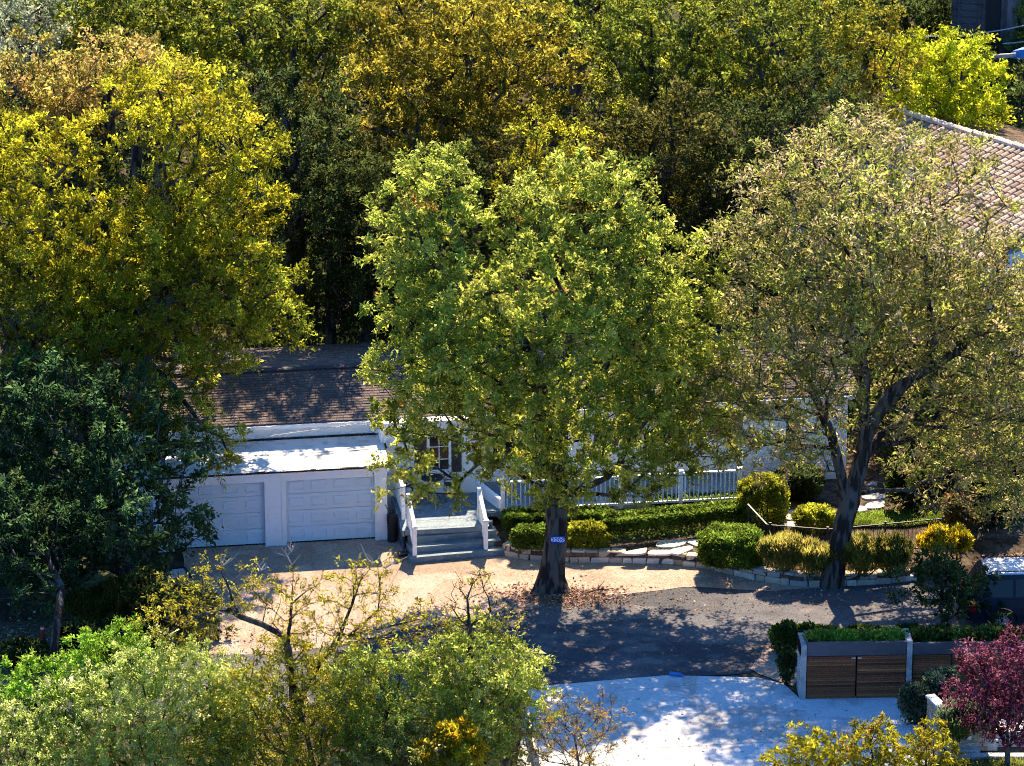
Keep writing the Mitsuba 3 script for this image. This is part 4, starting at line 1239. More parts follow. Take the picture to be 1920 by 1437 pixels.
tb0 = gnd(1033, 1108)
YO = tb0[1]
def oak_lobes():
    out = []
    for (px, py, rx, ry, dy) in ((825, 355, 70, 60, .6), (770, 420, 62, 55, .9), (870, 425, 58, 50, .2), (735, 490, 45, 40, .9), (820, 500, 75, 60, -.4), (790, 590, 80, 60, .2), (905, 555, 70, 55, -1.4), (880, 640, 80, 60, -1.8),
        (1010, 385, 55, 55, .8), (1075, 345, 40, 40, 1.4), (1155, 350, 55, 60, .4), (1175, 430, 62, 55, -.3), (1040, 470, 62, 50, -.4), (1110, 500, 60, 52, -1.2), (985, 520, 55, 45, .9), (1240, 480, 62, 50, .4), (1310, 475, 48, 36, .7), (1200, 560, 72, 55, -1.0), (1285, 585, 66, 52, .5),
        (1010, 610, 72, 52, -1.9), (1120, 630, 72, 52, -1.9), (1225, 660, 75, 58, -.9), (1310, 680, 55, 52, .6), (755, 690, 62, 52, .4), (830, 730, 75, 56, -.9), (940, 720, 80, 56, -2.1), (735, 775, 45, 42, .2), (1060, 745, 78, 50, -2.0), (1180, 760, 78, 55, -1.5), (1275, 770, 62, 55, -.3),
        (772, 820, 50, 46, -.3), (893, 795, 60, 40, -1.3), (985, 830, 66, 45, -1.9), (1110, 850, 74, 46, -1.6), (1225, 850, 70, 46, -.8), (1310, 810, 45, 48, .2), (750, 900, 42, 36, -.2), (776, 900, 34, 44, -.3), (950, 868, 52, 38, -.9), (862, 918, 18, 26, -.3), (905, 860, 30, 26, -.6), (1180, 915, 66, 34, -.8), (1045, 920, 55, 45, -.9), (1265, 885, 40, 36, -.3),
        (940, 640, 70, 60, 1.9), (1080, 590, 80, 60, 2.2), (1180, 700, 80, 60, 2.0), (860, 700, 70, 60, 2.0), (1000, 760, 80, 50, 2.0), (1230, 600, 60, 60, 2.2), (1295, 725, 66, 56, -.4), (1340, 755, 46, 56, .3), (1345, 840, 40, 34, .3), (1262, 800, 60, 48, 1.2), (1330, 650, 48, 44, -.2)):
        out.append(lobe(px, py, rx, ry, YO + dy, (rx + ry) / 2 / ppm(YO)))
    return out


oak_l = oak_lobes()
fk = at(1052, 840, YO)
tree('big green oak with a blue number plate on its trunk', OAK, oak_l,
     [[tb0 + [0, 0, -.15], tb0 + [0, 0, .15], tb0 + [.02, 0, .5], at(1042, 1010, YO), at(1045, 930, YO), fk], [fk, *L3((1063, 733, YO + .2), (1065, 668, YO + .3), (1064, 569, YO + .2), (1028, 496, YO), (1002, 427, YO + .3))],
      [at(1045, 900, YO), *L3((1015, 755, YO - .7), (1020, 694, YO - 1), (960, 610, YO - 1.2), (880, 520, YO - .8), (860, 440, YO))], [at(1058, 798, YO), *L3((1097, 737, YO - .5), (1153, 664, YO - .6), (1215, 580, YO - .4), (1270, 500, YO))],
      [at(1062, 650, YO + .3), *L3((1110, 560, YO + .8), (1140, 440, YO + .8), (1170, 350, YO + .6))]],
     101, name='oak_tree', spacing=.44, rc=.43, leaf=.112, wide=.52, twigs=6, per=19, r_base=.29, r_tip=.009, m='m_leafgloss', flare=oak_flare, inner=.55, droop=.35, gap=1.25, sub=.46)

# pecan, right
pb = gnd(1562, 1084, .2)
YP = pb[1]
pec_l = [lobe(1610, 290, 115, 65, YP + 1, 2), lobe(1480, 360, 95, 80, YP, 2), lobe(1725, 310, 75, 60, YP + 1, 1.6), lobe(1440, 480, 80, 90, YP - .5, 2), lobe(1600, 430, 150, 110, YP - 1.5, 2.6), lobe(1760, 500, 125, 85, YP - .5, 2.2), lobe(1420, 620, 80, 90, YP, 2),
         lobe(1550, 580, 140, 100, YP - 2, 2.4), lobe(1720, 590, 130, 85, YP + 1.0, 2.0), lobe(1870, 560, 110, 140, YP, 2.5), lobe(1400, 740, 95, 90, YP - .4, 1.8), lobe(1520, 710, 100, 80, YP - 1.2, 2), lobe(1850, 760, 130, 110, YP + .6, 2.2), lobe(1720, 770, 90, 60, YP + 1.2, 1.5),
         lobe(1800, 880, 120, 70, YP + 1.2, 1.8), lobe(1520, 800, 80, 60, YP - .6, 1.4), lobe(1400, 820, 55, 45, YP, 1.1), lobe(1900, 700, 90, 120, YP - .6, 2), lobe(1900, 920, 70, 60, YP + 1, 1.5), lobe(1570, 800, 46, 40, YP - 1.2, .9), lobe(1780, 335, 85, 55, YP + 1.2, 1.5), lobe(1870, 400, 50, 40, YP + .8, 1.0), lobe(1470, 800, 90, 60, YP - 1.0, 1.2), lobe(1820, 690, 100, 60, YP + 1.3, 1.3), lobe(1560, 860, 50, 34, YP - .8, .8), lobe(1860, 850, 90, 60, YP - .8, 1.3), lobe(1880, 940, 80, 40, YP, 1.2), lobe(1760, 940, 60, 35, YP + .6, .9), lobe(1350, 690, 50, 60, YP - .2, 1.2), lobe(1345, 800, 50, 60, YP - .3, 1.1), lobe(1455, 855, 60, 40, YP - .6, 1.0), lobe(1430, 680, 60, 60, YP - 1.4, 1.2), lobe(1345, 745, 55, 55, YP - 2.2, 1.2), lobe(1425, 770, 60, 50, YP - 2.8, 1.2), lobe(1490, 835, 60, 42, YP - 2.4, 1.1), lobe(1300, 850, 45, 36, YP - 1.2, .9)]
pf = at(1612, 850, YP)
tree('spreading pecan tree with thin olive-brown leaves and a leaning forked trunk', PEC, pec_l,
     [[pb + [-.05, 0, -.5], pb + [0, 0, .2], at(1578, 1000, YP), at(1600, 915, YP), at(1622, 830, YP), at(1640, 780, YP)], [at(1640, 780, YP), *L3((1718, 702, YP + .2), (1806, 648, YP), (1855, 560, YP + .3), (1880, 480, YP + .4))], [at(1730, 695, YP + .2), *L3((1752, 640, YP - .3), (1738, 541, YP - .4), (1735, 420, YP))],
      [at(1608, 880, YP), *L3((1650, 814, YP + .8), (1718, 775, YP + 1.3), (1767, 748, YP + 1.6), (1850, 740, YP + 1.8))], [at(1590, 950, YP), *L3((1560, 820, YP - .5), (1520, 720, YP - .8), (1470, 660, YP - .6), (1420, 600, YP - .4))],
      [at(1622, 830, YP), *L3((1620, 700, YP - .4), (1600, 600, YP - .8), (1597, 492, YP - .6), (1560, 420, YP - .3), (1500, 370, YP))]],
     102, name='pecan_tree', spacing=.5, rc=.5, leaf=.122, wide=.4, twigs=5, per=12, gap=1.4, sub=.42, r_base=.28, r_tip=.008, m='m_leafgloss', inner=.3, bare_twigs=True, nup=.3, nrand=.9, flare=lambda p, rr, a: rr * (1 + .06 * np.cos(6 * a + p[:, 2:3]) + .4 * np.exp(-np.maximum(0, p[:, 2:3] - .2) / .3)))

thick = [(np.array(L3((1636, 790, YP), (1672, 738, YP), (1718, 702, YP - .1), (1765, 676, YP - .1), (1806, 648, YP - .1), (1835, 600, YP), (1858, 555, YP + .2))), np.array([.21, .2, .18, .165, .14, .11, .07])),
         (np.array(L3((1606, 885, YP), (1650, 816, YP + .7), (1718, 776, YP + 1.2), (1767, 748, YP + 1.5))), np.array([.13, .12, .1, .06])), (np.array(L3((1735, 690, YP - .1), (1752, 640, YP - .5), (1740, 545, YP - .7))), np.array([.12, .1, .06])), (np.array(L3((1606, 640, YP - .9), (1600, 560, YP - 1.6), (1597, 492, YP - 1.9), (1578, 450, YP - 1.9))), np.array([.1, .09, .07, .04]))]
put('limb', tubes(thick, 10), 'm_bark', 'pecan_tree', smooth=True)

# yellow oaks, left
tree('tall yellow-green oak arching over the garage', YEL, [lobe(340, 210, 115, 80, 4.2, 2.2), lobe(430, 300, 80, 80, 4, 2), lobe(270, 185, 60, 45, 4.6, 1.6), lobe(390, 400, 130, 90, 3, 2.6), lobe(480, 380, 50, 60, 3.6, 1.4)],
     [rooted(215, 4.4, (235, 740, 4.4), (300, 560, 4.2), (330, 420, 4)), L3((300, 560, 4.2), (400, 480, 3.4), (480, 440, 3.2))], 201, name='oak_tree', tri=True, spacing=.62, rc=.5, leaf=.098, twigs=7, per=24, r_base=.38, group=None)
tree('yellow-green oak with low limbs hanging over the garage roof', YGR, [lobe(360, 520, 130, 90, 2.6, 2.2), lobe(500, 560, 66, 80, 2.4, 1.7), lobe(260, 560, 110, 90, 2, 2), lobe(330, 680, 85, 75, 1.4, 1.5), lobe(230, 660, 70, 80, 1.2, 1.5), lobe(395, 640, 60, 70, 2.0, 1.2), lobe(290, 790, 75, 65, -.4, 1.1), lobe(405, 845, 48, 42, -.8, .7), lobe(360, 780, 40, 40, -.4, .7), lobe(540, 600, 28, 50, 2.3, .9)],
     [rooted(150, 2.6, (165, 600, 2.6), (170, 500, 2.4), (150, 440, 2.3)), L3((165, 600, 2.6), (250, 580, 2.2), (330, 560, 2.2), (430, 560, 2.4)), L3((165, 640, 2.6), (260, 660, 1.4), (330, 730, .6), (380, 800, -.4))], 202, name='oak_tree', tri=True, spacing=.56, rc=.46, leaf=.098, twigs=7, per=24, r_base=.36)
tree('bright yellow oak at the left edge of the frame', YEL, [lobe(75, 300, 85, 70, 3.6, 2), lobe(165, 410, 60, 55, 3, 1.5), lobe(40, 400, 100, 100, 3, 2.4), lobe(130, 490, 110, 90, 2.6, 2.2), lobe(-40, 330, 90, 110, 3.6, 2.2), lobe(50, 270, 50, 45, 3.8, 1.2)],
     [rooted(60, 3.8, (70, 640, 3.8), (90, 460, 3.5), (95, 360, 3.5))], 203, name='oak_tree', tri=True, spacing=.62, rc=.5, leaf=.098, twigs=7, per=24, r_base=.34)
tree('shaded olive oak below the yellow crown at the left edge', YGR, [lobe(60, 560, 110, 80, 1.4, 2), lobe(150, 620, 90, 70, 1.2, 1.8), lobe(20, 650, 80, 60, .8, 1.6), lobe(-40, 560, 80, 100, 1.6, 2)],
     [rooted(20, 1.8, (40, 700, 1.8), (70, 600, 1.6))], 204, name='oak_tree', tri=True, spacing=.62, rc=.5, leaf=.098, twigs=7, per=24, r_base=.28)
# dark tree, left front
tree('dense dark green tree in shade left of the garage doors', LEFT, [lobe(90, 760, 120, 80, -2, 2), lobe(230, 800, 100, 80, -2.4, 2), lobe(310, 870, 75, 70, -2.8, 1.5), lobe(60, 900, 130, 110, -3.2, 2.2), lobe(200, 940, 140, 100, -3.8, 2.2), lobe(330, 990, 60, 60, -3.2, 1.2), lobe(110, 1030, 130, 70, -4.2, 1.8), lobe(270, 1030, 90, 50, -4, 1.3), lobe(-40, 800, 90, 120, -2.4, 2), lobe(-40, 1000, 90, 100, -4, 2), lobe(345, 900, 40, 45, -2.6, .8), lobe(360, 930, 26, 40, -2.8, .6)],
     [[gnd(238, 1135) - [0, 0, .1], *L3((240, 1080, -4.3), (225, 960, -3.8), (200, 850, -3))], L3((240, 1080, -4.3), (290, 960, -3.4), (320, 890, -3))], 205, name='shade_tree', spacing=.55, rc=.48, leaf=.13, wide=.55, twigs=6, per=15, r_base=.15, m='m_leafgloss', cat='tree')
tree('slender dark tree with a thick black trunk at far left', LEFT, [lobe(60, 1080, 80, 50, -6.4, 1.2), lobe(10, 1000, 80, 80, -6, 1.5), lobe(110, 1010, 60, 50, -6, 1)],
     [[gnd(95, 1255) - [0, 0, .1], *L3((105, 1180, -8.4), (115, 1100, -7.4), (80, 1020, -6.4))]], 206, name='shade_tree', spacing=.5, rc=.42, leaf=.12, twigs=5, per=12, r_base=.11, m='m_leafgloss')

# background row
BG = [
    ('grey-green leafy tree in the top left corner', 'grey_leaved_tree', GREY, [(40, 50, 80, 70), (90, 120, 50, 50), (-20, 90, 60, 80)], 17, 30, .11),
    ('orange-tinged oak at the upper left edge of the frame', 'oak_tree', ORG, [(60, 160, 90, 60), (20, 130, 70, 50), (110, 220, 90, 60), (-40, 200, 80, 70)], 10.5, 60, .14),
    ('pale gold and orange oak behind the tall yellow oak', 'oak_tree', ORG, [(210, 120, 90, 45), (270, 150, 90, 50), (170, 190, 90, 60), (150, 250, 60, 50)], 9.5, 190, .14),
    ('bright green sunlit tree near the top left', 'broadleaf_tree', MID, [(200, 50, 110, 60), (330, 60, 90, 80), (290, 110, 80, 50), (380, 140, 60, 60), (130, 20, 60, 50)], 18, 250, .16),
    ('dark green oak with visible limbs at the top, left of centre', 'oak_tree', MID, [(470, 50, 90, 70), (560, 70, 90, 70), (630, 60, 70, 80), (500, 130, 100, 60), (600, 160, 90, 60)], 17, 540, .16),
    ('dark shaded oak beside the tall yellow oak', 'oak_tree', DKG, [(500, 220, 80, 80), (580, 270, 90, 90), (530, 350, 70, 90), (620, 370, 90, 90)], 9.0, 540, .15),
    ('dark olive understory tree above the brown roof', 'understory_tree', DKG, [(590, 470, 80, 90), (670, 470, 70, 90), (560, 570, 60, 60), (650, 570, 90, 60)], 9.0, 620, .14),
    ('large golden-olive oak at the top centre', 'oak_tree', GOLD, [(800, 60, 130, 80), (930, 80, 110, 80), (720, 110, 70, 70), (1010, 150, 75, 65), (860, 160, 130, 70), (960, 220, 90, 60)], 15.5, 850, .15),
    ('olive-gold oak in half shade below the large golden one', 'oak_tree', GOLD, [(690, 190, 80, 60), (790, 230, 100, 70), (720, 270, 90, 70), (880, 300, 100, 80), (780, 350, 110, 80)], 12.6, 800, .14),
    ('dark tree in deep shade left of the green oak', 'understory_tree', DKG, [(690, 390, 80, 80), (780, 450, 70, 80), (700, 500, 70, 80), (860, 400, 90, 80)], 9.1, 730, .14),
    ('yellow flushed small tree just above the green oak', 'small_tree', YEL, [(1030, 290, 60, 55), (1070, 350, 50, 45), (990, 330, 40, 45), (1000, 250, 35, 35)], 8.6, 1030, .12),
    ('dusky olive tree behind the top of the green oak', 'understory_tree', DKO, [(960, 400, 110, 80), (1060, 420, 110, 80), (940, 300, 70, 60), (1110, 330, 60, 60)], 10.4, 1000, .14),
    ('sunlit green tree with bare dark limbs at the top centre', 'broadleaf_tree', MID, [(1010, 20, 60, 50), (1080, 60, 60, 60), (1150, 30, 70, 60), (1120, 110, 40, 40)], 24, 1080, .17),
    ('tall olive oak right of the golden oak', 'oak_tree', MID, [(1200, 70, 90, 80), (1290, 60, 80, 70), (1230, 150, 90, 80), (1170, 200, 70, 70)], 17.5, 1230, .15),
    ('dark oak in shade at the right of centre', 'oak_tree', DKO, [(1170, 290, 80, 80), (1270, 270, 100, 90), (1220, 370, 90, 80), (1320, 380, 110, 100)], 12.4, 1240, .14),
    ('yellow-dotted oak at the top, right of centre', 'oak_tree', MID, [(1380, 60, 90, 70), (1470, 80, 80, 80), (1350, 150, 90, 70), (1450, 170, 90, 70), (1540, 60, 60, 60)], 18, 1420, .15),
    ('tall dark oak behind the left side of the pecan', 'oak_tree', DKG, [(1400, 260, 100, 80), (1490, 250, 90, 80), (1420, 350, 90, 80), (1540, 200, 70, 90), (1360, 440, 90, 80)], 13.6, 1420, .14),
    ('yellow-green tree left of the bright lime tree', 'oak_tree', [(2, (.3, .28, .03)), (2, (.2, .22, .03)), (1, (.34, .26, .03))], [(1610, 60, 60, 60), (1640, 130, 60, 60), (1590, 150, 60, 80), (1620, 200, 60, 40), (1665, 90, 35, 40)], 19, 1610, .14),
    ('bright lime-yellow tree at the upper right in front of the wires', 'lime_leaved_tree', LIME, [(1775, 100, 60, 36), (1720, 135, 65, 45), (1800, 130, 70, 50), (1840, 130, 36, 24), (1780, 190, 90, 45), (1850, 220, 35, 40), (1840, 170, 40, 30)], 22.5, 1780, .15),
    ('dark green tree at the right edge below the blue tarpaulin', 'understory_tree', DKG, [(1900, 170, 45, 60), (1905, 230, 40, 40), (1950, 190, 60, 90)], 25, 1920, .15),
    ('dark tree in shade at the top right beside the timber building', 'understory_tree', DKG, [(1640, 10, 70, 50), (1720, 5, 60, 40), (1760, 20, 40, 40), (1680, 45, 50, 30)], 33, 1680, .18),
    ('small pale-leaved tree at the top right corner', 'small_tree', MID, [(1895, 30, 35, 40), (1910, 75, 25, 20)], 33, 1915, .14),
    ('dark holly-like tree behind the pecan and the white house', 'understory_tree', DKG, [(1330, 520, 80, 80), (1420, 560, 90, 90), (1550, 560, 110, 90), (1300, 600, 80, 60)], 10.5, 1400, .14),
    ('dark tree right of the white house behind the pecan limbs', 'understory_tree', DKO, [(1700, 640, 110, 90), (1830, 660, 110, 90), (1720, 560, 100, 80), (1930, 600, 80, 100)], 8.5, 1740, .14),
    ('shaded evergreen between the white house and the right edge', 'understory_tree', DKG, [(1680, 800, 70, 70), (1780, 800, 90, 80), (1880, 820, 90, 80), (1700, 740, 70, 50)], 5.0, 1760, .13),
    ('olive shrubby tree behind the ridge of the brown roof', 'small_tree', DKO, [(690, 590, 60, 40), (600, 600, 60, 30), (760, 570, 60, 50)], 9.6, 680, .12),
    ('dark tree behind the house at the left', 'understory_tree', DKG, [(180, 520, 110, 90), (420, 540, 70, 70), (300, 460, 90, 80), (480, 480, 60, 60)], 9.4, 330, .14),
    ('dark tree behind the yellow oak at the left edge', 'understory_tree', DKG, [(20, 300, 90, 90), (150, 330, 90, 80), (200, 420, 80, 80)], 8.6, 110, .14),
]
for k, (lab, nm, pal, lb, Y, px, lf) in enumerate(BG):
    rg = np.random.default_rng(900 + k)
    lbs = [lobe(a, b, c, d, Y + rg.uniform(-1.0, 1.0), (c + d) / 2 / ppm(Y) * 1.15) for a, b, c, d in lb]
    cx = np.mean([c for c, _ in lbs], axis=0)
    x0 = at(px, 300, Y)[0]
    base = np.array([x0, Y, float(terr(x0, Y)) - .2])
    topz = max(base[2] + 1.2, cx[2])
    tr = [base, base * .5 + np.array([cx[0], cx[1], topz]) * .5 + rg.normal(0, .15, 3), np.array([cx[0], cx[1], topz])]
    big = nm == 'oak_tree'
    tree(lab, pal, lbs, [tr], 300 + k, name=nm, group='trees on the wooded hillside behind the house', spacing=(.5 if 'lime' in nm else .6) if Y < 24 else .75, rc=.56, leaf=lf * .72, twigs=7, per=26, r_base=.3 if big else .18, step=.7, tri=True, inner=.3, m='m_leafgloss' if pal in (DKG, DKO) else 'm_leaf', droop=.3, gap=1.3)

TOP = [('green tree at the very top edge, left', MID, [(130, -60, 120, 70), (260, -70, 110, 70), (20, -40, 100, 70)], 22, 150), ('dark tree at the very top edge, left of centre', MID, [(420, -60, 110, 70), (540, -60, 110, 70), (640, -50, 90, 60)], 22, 520), ('golden tree at the very top edge', GOLD, [(780, -60, 120, 70), (900, -50, 110, 70)], 22, 840), ('green tree at the very top edge, centre', MID, [(1020, -70, 100, 70), (1130, -60, 100, 80), (1040, 10, 60, 40)], 29, 1080), ('olive tree at the very top edge, right of centre', MID, [(1240, -60, 110, 70), (1370, -50, 110, 70), (1480, -40, 90, 60), (1560, -30, 70, 60)], 25, 1380)]
for k, (lab, pal, lb, Y, px) in enumerate(TOP):
    rg = np.random.default_rng(960 + k)
    lbs = [lobe(a, b, c, d, Y + rg.uniform(-1, 1), (c + d) / 2 / ppm(Y) * 1.15) for a, b, c, d in lb]
    cx = np.mean([c for c, _ in lbs], axis=0)
    base = np.array([cx[0], Y, float(terr(cx[0], Y)) - .2])
    tree(lab, pal, lbs, [[base, (base + cx) / 2, cx]], 360 + k, name='broadleaf_tree', group='trees on the wooded hillside behind the house', spacing=.75, tri=True, rc=.6, leaf=.13, twigs=6, per=22, r_base=.25, step=.7)


def undergrowth():
    rng = np.random.default_rng(77)
    n = 1200
    c = np.c_[rng.uniform(-24, 26, n), rng.uniform(9.2, 46, n)]
    ok = np.hypot(c[:, 0] - 15.5, c[:, 1] - 17) > 7.5
    c = c[ok]; n = len(c)
    z = terr(c[:, 0], c[:, 1])
    r = rng.uniform(.5, 1.3, n)
    per = 150
    u = unit(rng.normal(size=(n, per, 3))); u[..., 2] = np.abs(u[..., 2])
    p = np.c_[c, z][:, None] + u * (r[:, None] * (.75 + .3 * rng.random((n, per))))[..., None] * [1, 1, 1.1]
    p = p.reshape(-1, 3)
    d = rng.normal(0, .8, p.shape) + u.reshape(-1, 3) * .5
    L = .2 * np.exp(rng.normal(0, .25, len(p)))
    ms, col = leaf_mesh(p, d, UP * .5 + rng.normal(0, .7, p.shape), L, L * .55, colours(DKG, len(p), rng, np.repeat(np.arange(n), per)), True)
    put('undergrowth', ms, 'm_leaf', color=col, label='dense dark undergrowth covering the slope beneath the hillside trees', cat='undergrowth', kind='stuff')


undergrowth()

# ---------------------------------------------------------------- foreground trees and shrubs
YM = -14.6
m_l = [lobe(450, 1110, 50, 40, YM, .8), lobe(400, 1085, 40, 30, YM, .6), lobe(560, 1120, 60, 40, YM, .9), lobe(690, 1100, 50, 50, YM, .8), lobe(730, 1180, 70, 45, YM + .2, .9), lobe(640, 1170, 50, 40, YM, .8), lobe(560, 1200, 60, 45, YM, .9), lobe(360, 1130, 70, 40, YM, .8), lobe(320, 1170, 60, 40, YM, .8), lobe(790, 1165, 45, 26, YM + .3, .6)]
tree('sparse yellow-leaved foreground tree with bare dark limbs before the garage', MESQ, m_l,
     [[at(533, 1470, YM), *L3((545, 1400, YM), (560, 1350, YM), (548, 1280, YM), (540, 1217, YM), (547, 1133, YM), (550, 1067, YM), (545, 1008, YM))], L3((540, 1210, YM), (533, 1193, YM), (493, 1172, YM), (450, 1157, YM + .1), (430, 1143, YM), (367, 1157, YM - .1), (310, 1190, YM - .2)), L3((443, 1150, YM + .1), (428, 1103, YM), (417, 1060, YM), (405, 1035, YM)),
      L3((553, 1127, YM), (575, 1110, YM), (590, 1090, YM)), L3((556, 1330, YM), (600, 1240, YM + .3), (623, 1213, YM + .3), (640, 1187, YM + .3), (660, 1133, YM + .2), (673, 1100, YM + .2)), L3((640, 1200, YM + .3), (657, 1190, YM + .3), (710, 1143, YM + .3), (713, 1110, YM + .3), (708, 1060, YM + .2)), L3((710, 1143, YM + .3), (733, 1095, YM + .3), (760, 1045, YM + .3)),
      L3((657, 1190, YM + .3), (740, 1173, YM + .4), (790, 1163, YM + .5))],
     401, name='mesquite_tree', spacing=.34, rc=.3, leaf=.075, wide=.4, twigs=4, per=10, r_base=.14, r_tip=.006, step=.35, bare_twigs=True, drop=.15, nup=.3, nrand=.9, inner=.05)
km = 'mesquite_tree'
rd = np.random.default_rng(404)
for root, tips_ in (((546, 1035), [(545, 1006), (540, 1012), (553, 1018)]), ((547, 1060), [(528, 1028), (534, 1022), (562, 1040)]), ((417, 1062), [(415, 1040), (424, 1036), (450, 1035), (436, 1042)]), ((490, 1070), [(484, 1052), (497, 1056), (505, 1066)]), ((700, 1062), [(690, 1040), (676, 1020), (712, 1046)]), ((722, 1066), [(745, 1050), (764, 1044), (735, 1055)])):
    pol = []
    for tp in tips_:
        a_, b_ = at(*root, YM), at(*tp, YM + rd.uniform(-.3, .3))
        pol.append((np.array([a_, (a_ + b_) / 2 + rd.normal(0, .03, 3), b_]), np.array([.016, .011, .005])))
        pol.append((np.array([(a_ + b_) / 2, (a_ + b_) / 2 + rd.normal(0, .1, 3) + UP * .12]), np.array([.009, .004])))
    put('dead_branch', tubes(pol, 5), 'm_logpale', km, smooth=True, label='bleached bare twigs at a branch end')
tree('yellow-green bushy tree around the base of the sparse foreground tree', MESQ + [(5, (.27, .33, .05))], [lobe(520, 1260, 80, 60, YM - .6, 1.1), lobe(600, 1330, 90, 90, YM - .8, 1.2), lobe(470, 1350, 80, 80, YM - 1, 1.2), lobe(560, 1420, 100, 60, YM - 1.2, 1.2), lobe(400, 1400, 60, 60, YM - 1.2, 1), lobe(650, 1270, 50, 50, YM - .6, .8)],
     [[at(600, 1500, YM - .9), at(580, 1400, YM - .8), at(560, 1320, YM - .7)]], 402, name='mesquite_tree', spacing=.33, rc=.3, leaf=.075, wide=.42, twigs=6, per=14, r_base=.1, r_tip=.006, step=.35, inner=.15)
FG = [
    ('wispy yellow shrub with fine bare twigs at the road edge left of the oak', MESQ, [(850, 1165, 60, 40), (900, 1140, 45, 50), (940, 1180, 50, 35), (880, 1090, 30, 40), (830, 1190, 50, 35)], -13.6, .06, 880),
    ('bright green bushes in front of the road at the lower left', PALE, [(420, 1290, 60, 45), (370, 1250, 50, 40), (430, 1340, 60, 50)], -14.8, .062, 400),
    ('pale feathery green tree filling the lower left foreground', PALE, [(250, 1330, 110, 80), (150, 1320, 80, 60), (330, 1300, 80, 70), (180, 1410, 120, 60), (330, 1400, 100, 60), (280, 1240, 60, 40), (230, 1280, 60, 50), (420, 1410, 70, 50)], -15.2, .062, 260),
    ('fresh green shrubby tree below the dark trunk at lower left', FRESH, [(190, 1230, 50, 50), (230, 1200, 40, 30), (160, 1270, 50, 50), (240, 1260, 60, 40)], -13.8, .075, 190),
    ('vivid green bush at the left edge below the road', FRESH, [(40, 1320, 60, 50), (100, 1330, 60, 50), (60, 1275, 40, 30)], -14.4, .08, 60),
    ('yellowish pale bush in the bottom left corner', PALE, [(40, 1420, 90, 60), (-20, 1380, 60, 70), (120, 1440, 80, 40)], -16.2, .06, 40),
    ('green feathery bush right of the sparse tree', [(3, (.42, .53, .11)), (2, (.33, .44, .08)), (1, (.50, .56, .2))], [(700, 1280, 70, 50), (740, 1340, 60, 50), (690, 1380, 70, 60), (760, 1260, 40, 35)], -15.0, .065, 700),
    ('rounded green tree beside the concrete driveway', BUSH, [(880, 1230, 80, 50), (930, 1290, 85, 70), (850, 1300, 70, 70), (900, 1370, 90, 60), (960, 1240, 50, 40), (820, 1260, 50, 40), (985, 1330, 40, 50)], -14.0, .075, 890),
    ('olive shrub with bare twigs at the bottom centre left', [(2, (.34, .38, .11)), (2, (.27, .33, .08)), (1, (.42, .38, .16))], [(760, 1410, 70, 50), (680, 1430, 70, 40), (850, 1420, 60, 40)], -16.0, .065, 760),
    ('low dark bush with yellow tips beside the curved end of the gravel driveway', DKG + [(1.5, (.3, .29, .05))], [(290, 1120, 50, 32), (340, 1140, 50, 40), (370, 1180, 35, 30), (300, 1170, 55, 40)], -6.6, .085, 320),
]
for k, (lab, pal, lb, Y, lf, px) in enumerate(FG):
    lbs = [lobe(a, b, c, d, Y + (k * 37 % 7 - 3) * .06 - (b - lb[0][1]) * .006, (c + d) / 2 / ppm(Y)) for a, b, c, d in lb]
    cx = np.mean([c for c, _ in lbs], axis=0)
    x0 = cx[0]
    base = np.array([x0, cx[1], min(float(terr(x0, cx[1])) - .1, cx[2] - .6)])
    tree(lab, pal, lbs, [[base, (base + cx) / 2 + [.05, 0, 0], cx]], 420 + k, name='shrub' if 'tree beside' not in lab else 'small_tree', cat='shrub' if 'tree beside' not in lab else 'tree', spacing=.3, rc=.29, leaf=lf * 1.12, wide=.45, twigs=6, per=(3 if 'wispy' in lab else 18), bare_twigs='wispy' in lab, drop=.5 if 'wispy' in lab else 0.0, r_base=.09, r_tip=.006, step=.3, inner=.25, tri=True, trunk='stem', crown='foliage')
shrub('golden yellow shrub at the bottom centre beside the timber rails', GOLDS, [lobe(850, 1385, 45, 35, -16.2, .5), lobe(815, 1420, 50, 40, -16.4, .5), lobe(880, 1425, 40, 35, -16.4, .5)], 440, leaf=.1, cover=1.6, rough=.6, bumps=1)
tree('thin orange-brown shrub over the weathered timber rails', [(3, (.34, .22, .07)), (2, (.28, .22, .05)), (1, (.22, .20, .05)), (1, (.40, .24, .1))], [lobe(1060, 1365, 60, 40, -15.2, .8), lobe(1110, 1370, 40, 50, -15.3, .7), lobe(1010, 1410, 40, 35, -15.6, .6), lobe(1090, 1425, 50, 35, -15.8, .7)],
     [[gnd(1085, 1480) - [0, 0, .2], at(1085, 1430, -15.8), at(1075, 1380, -15.4)]], 441, name='shrub', cat='shrub', spacing=.3, rc=.28, leaf=.06, wide=.4, twigs=5, per=10, r_base=.05, r_tip=.005, step=.3, bare_twigs=True, trunk='stem', crown='foliage', drop=.15, inner=.1)
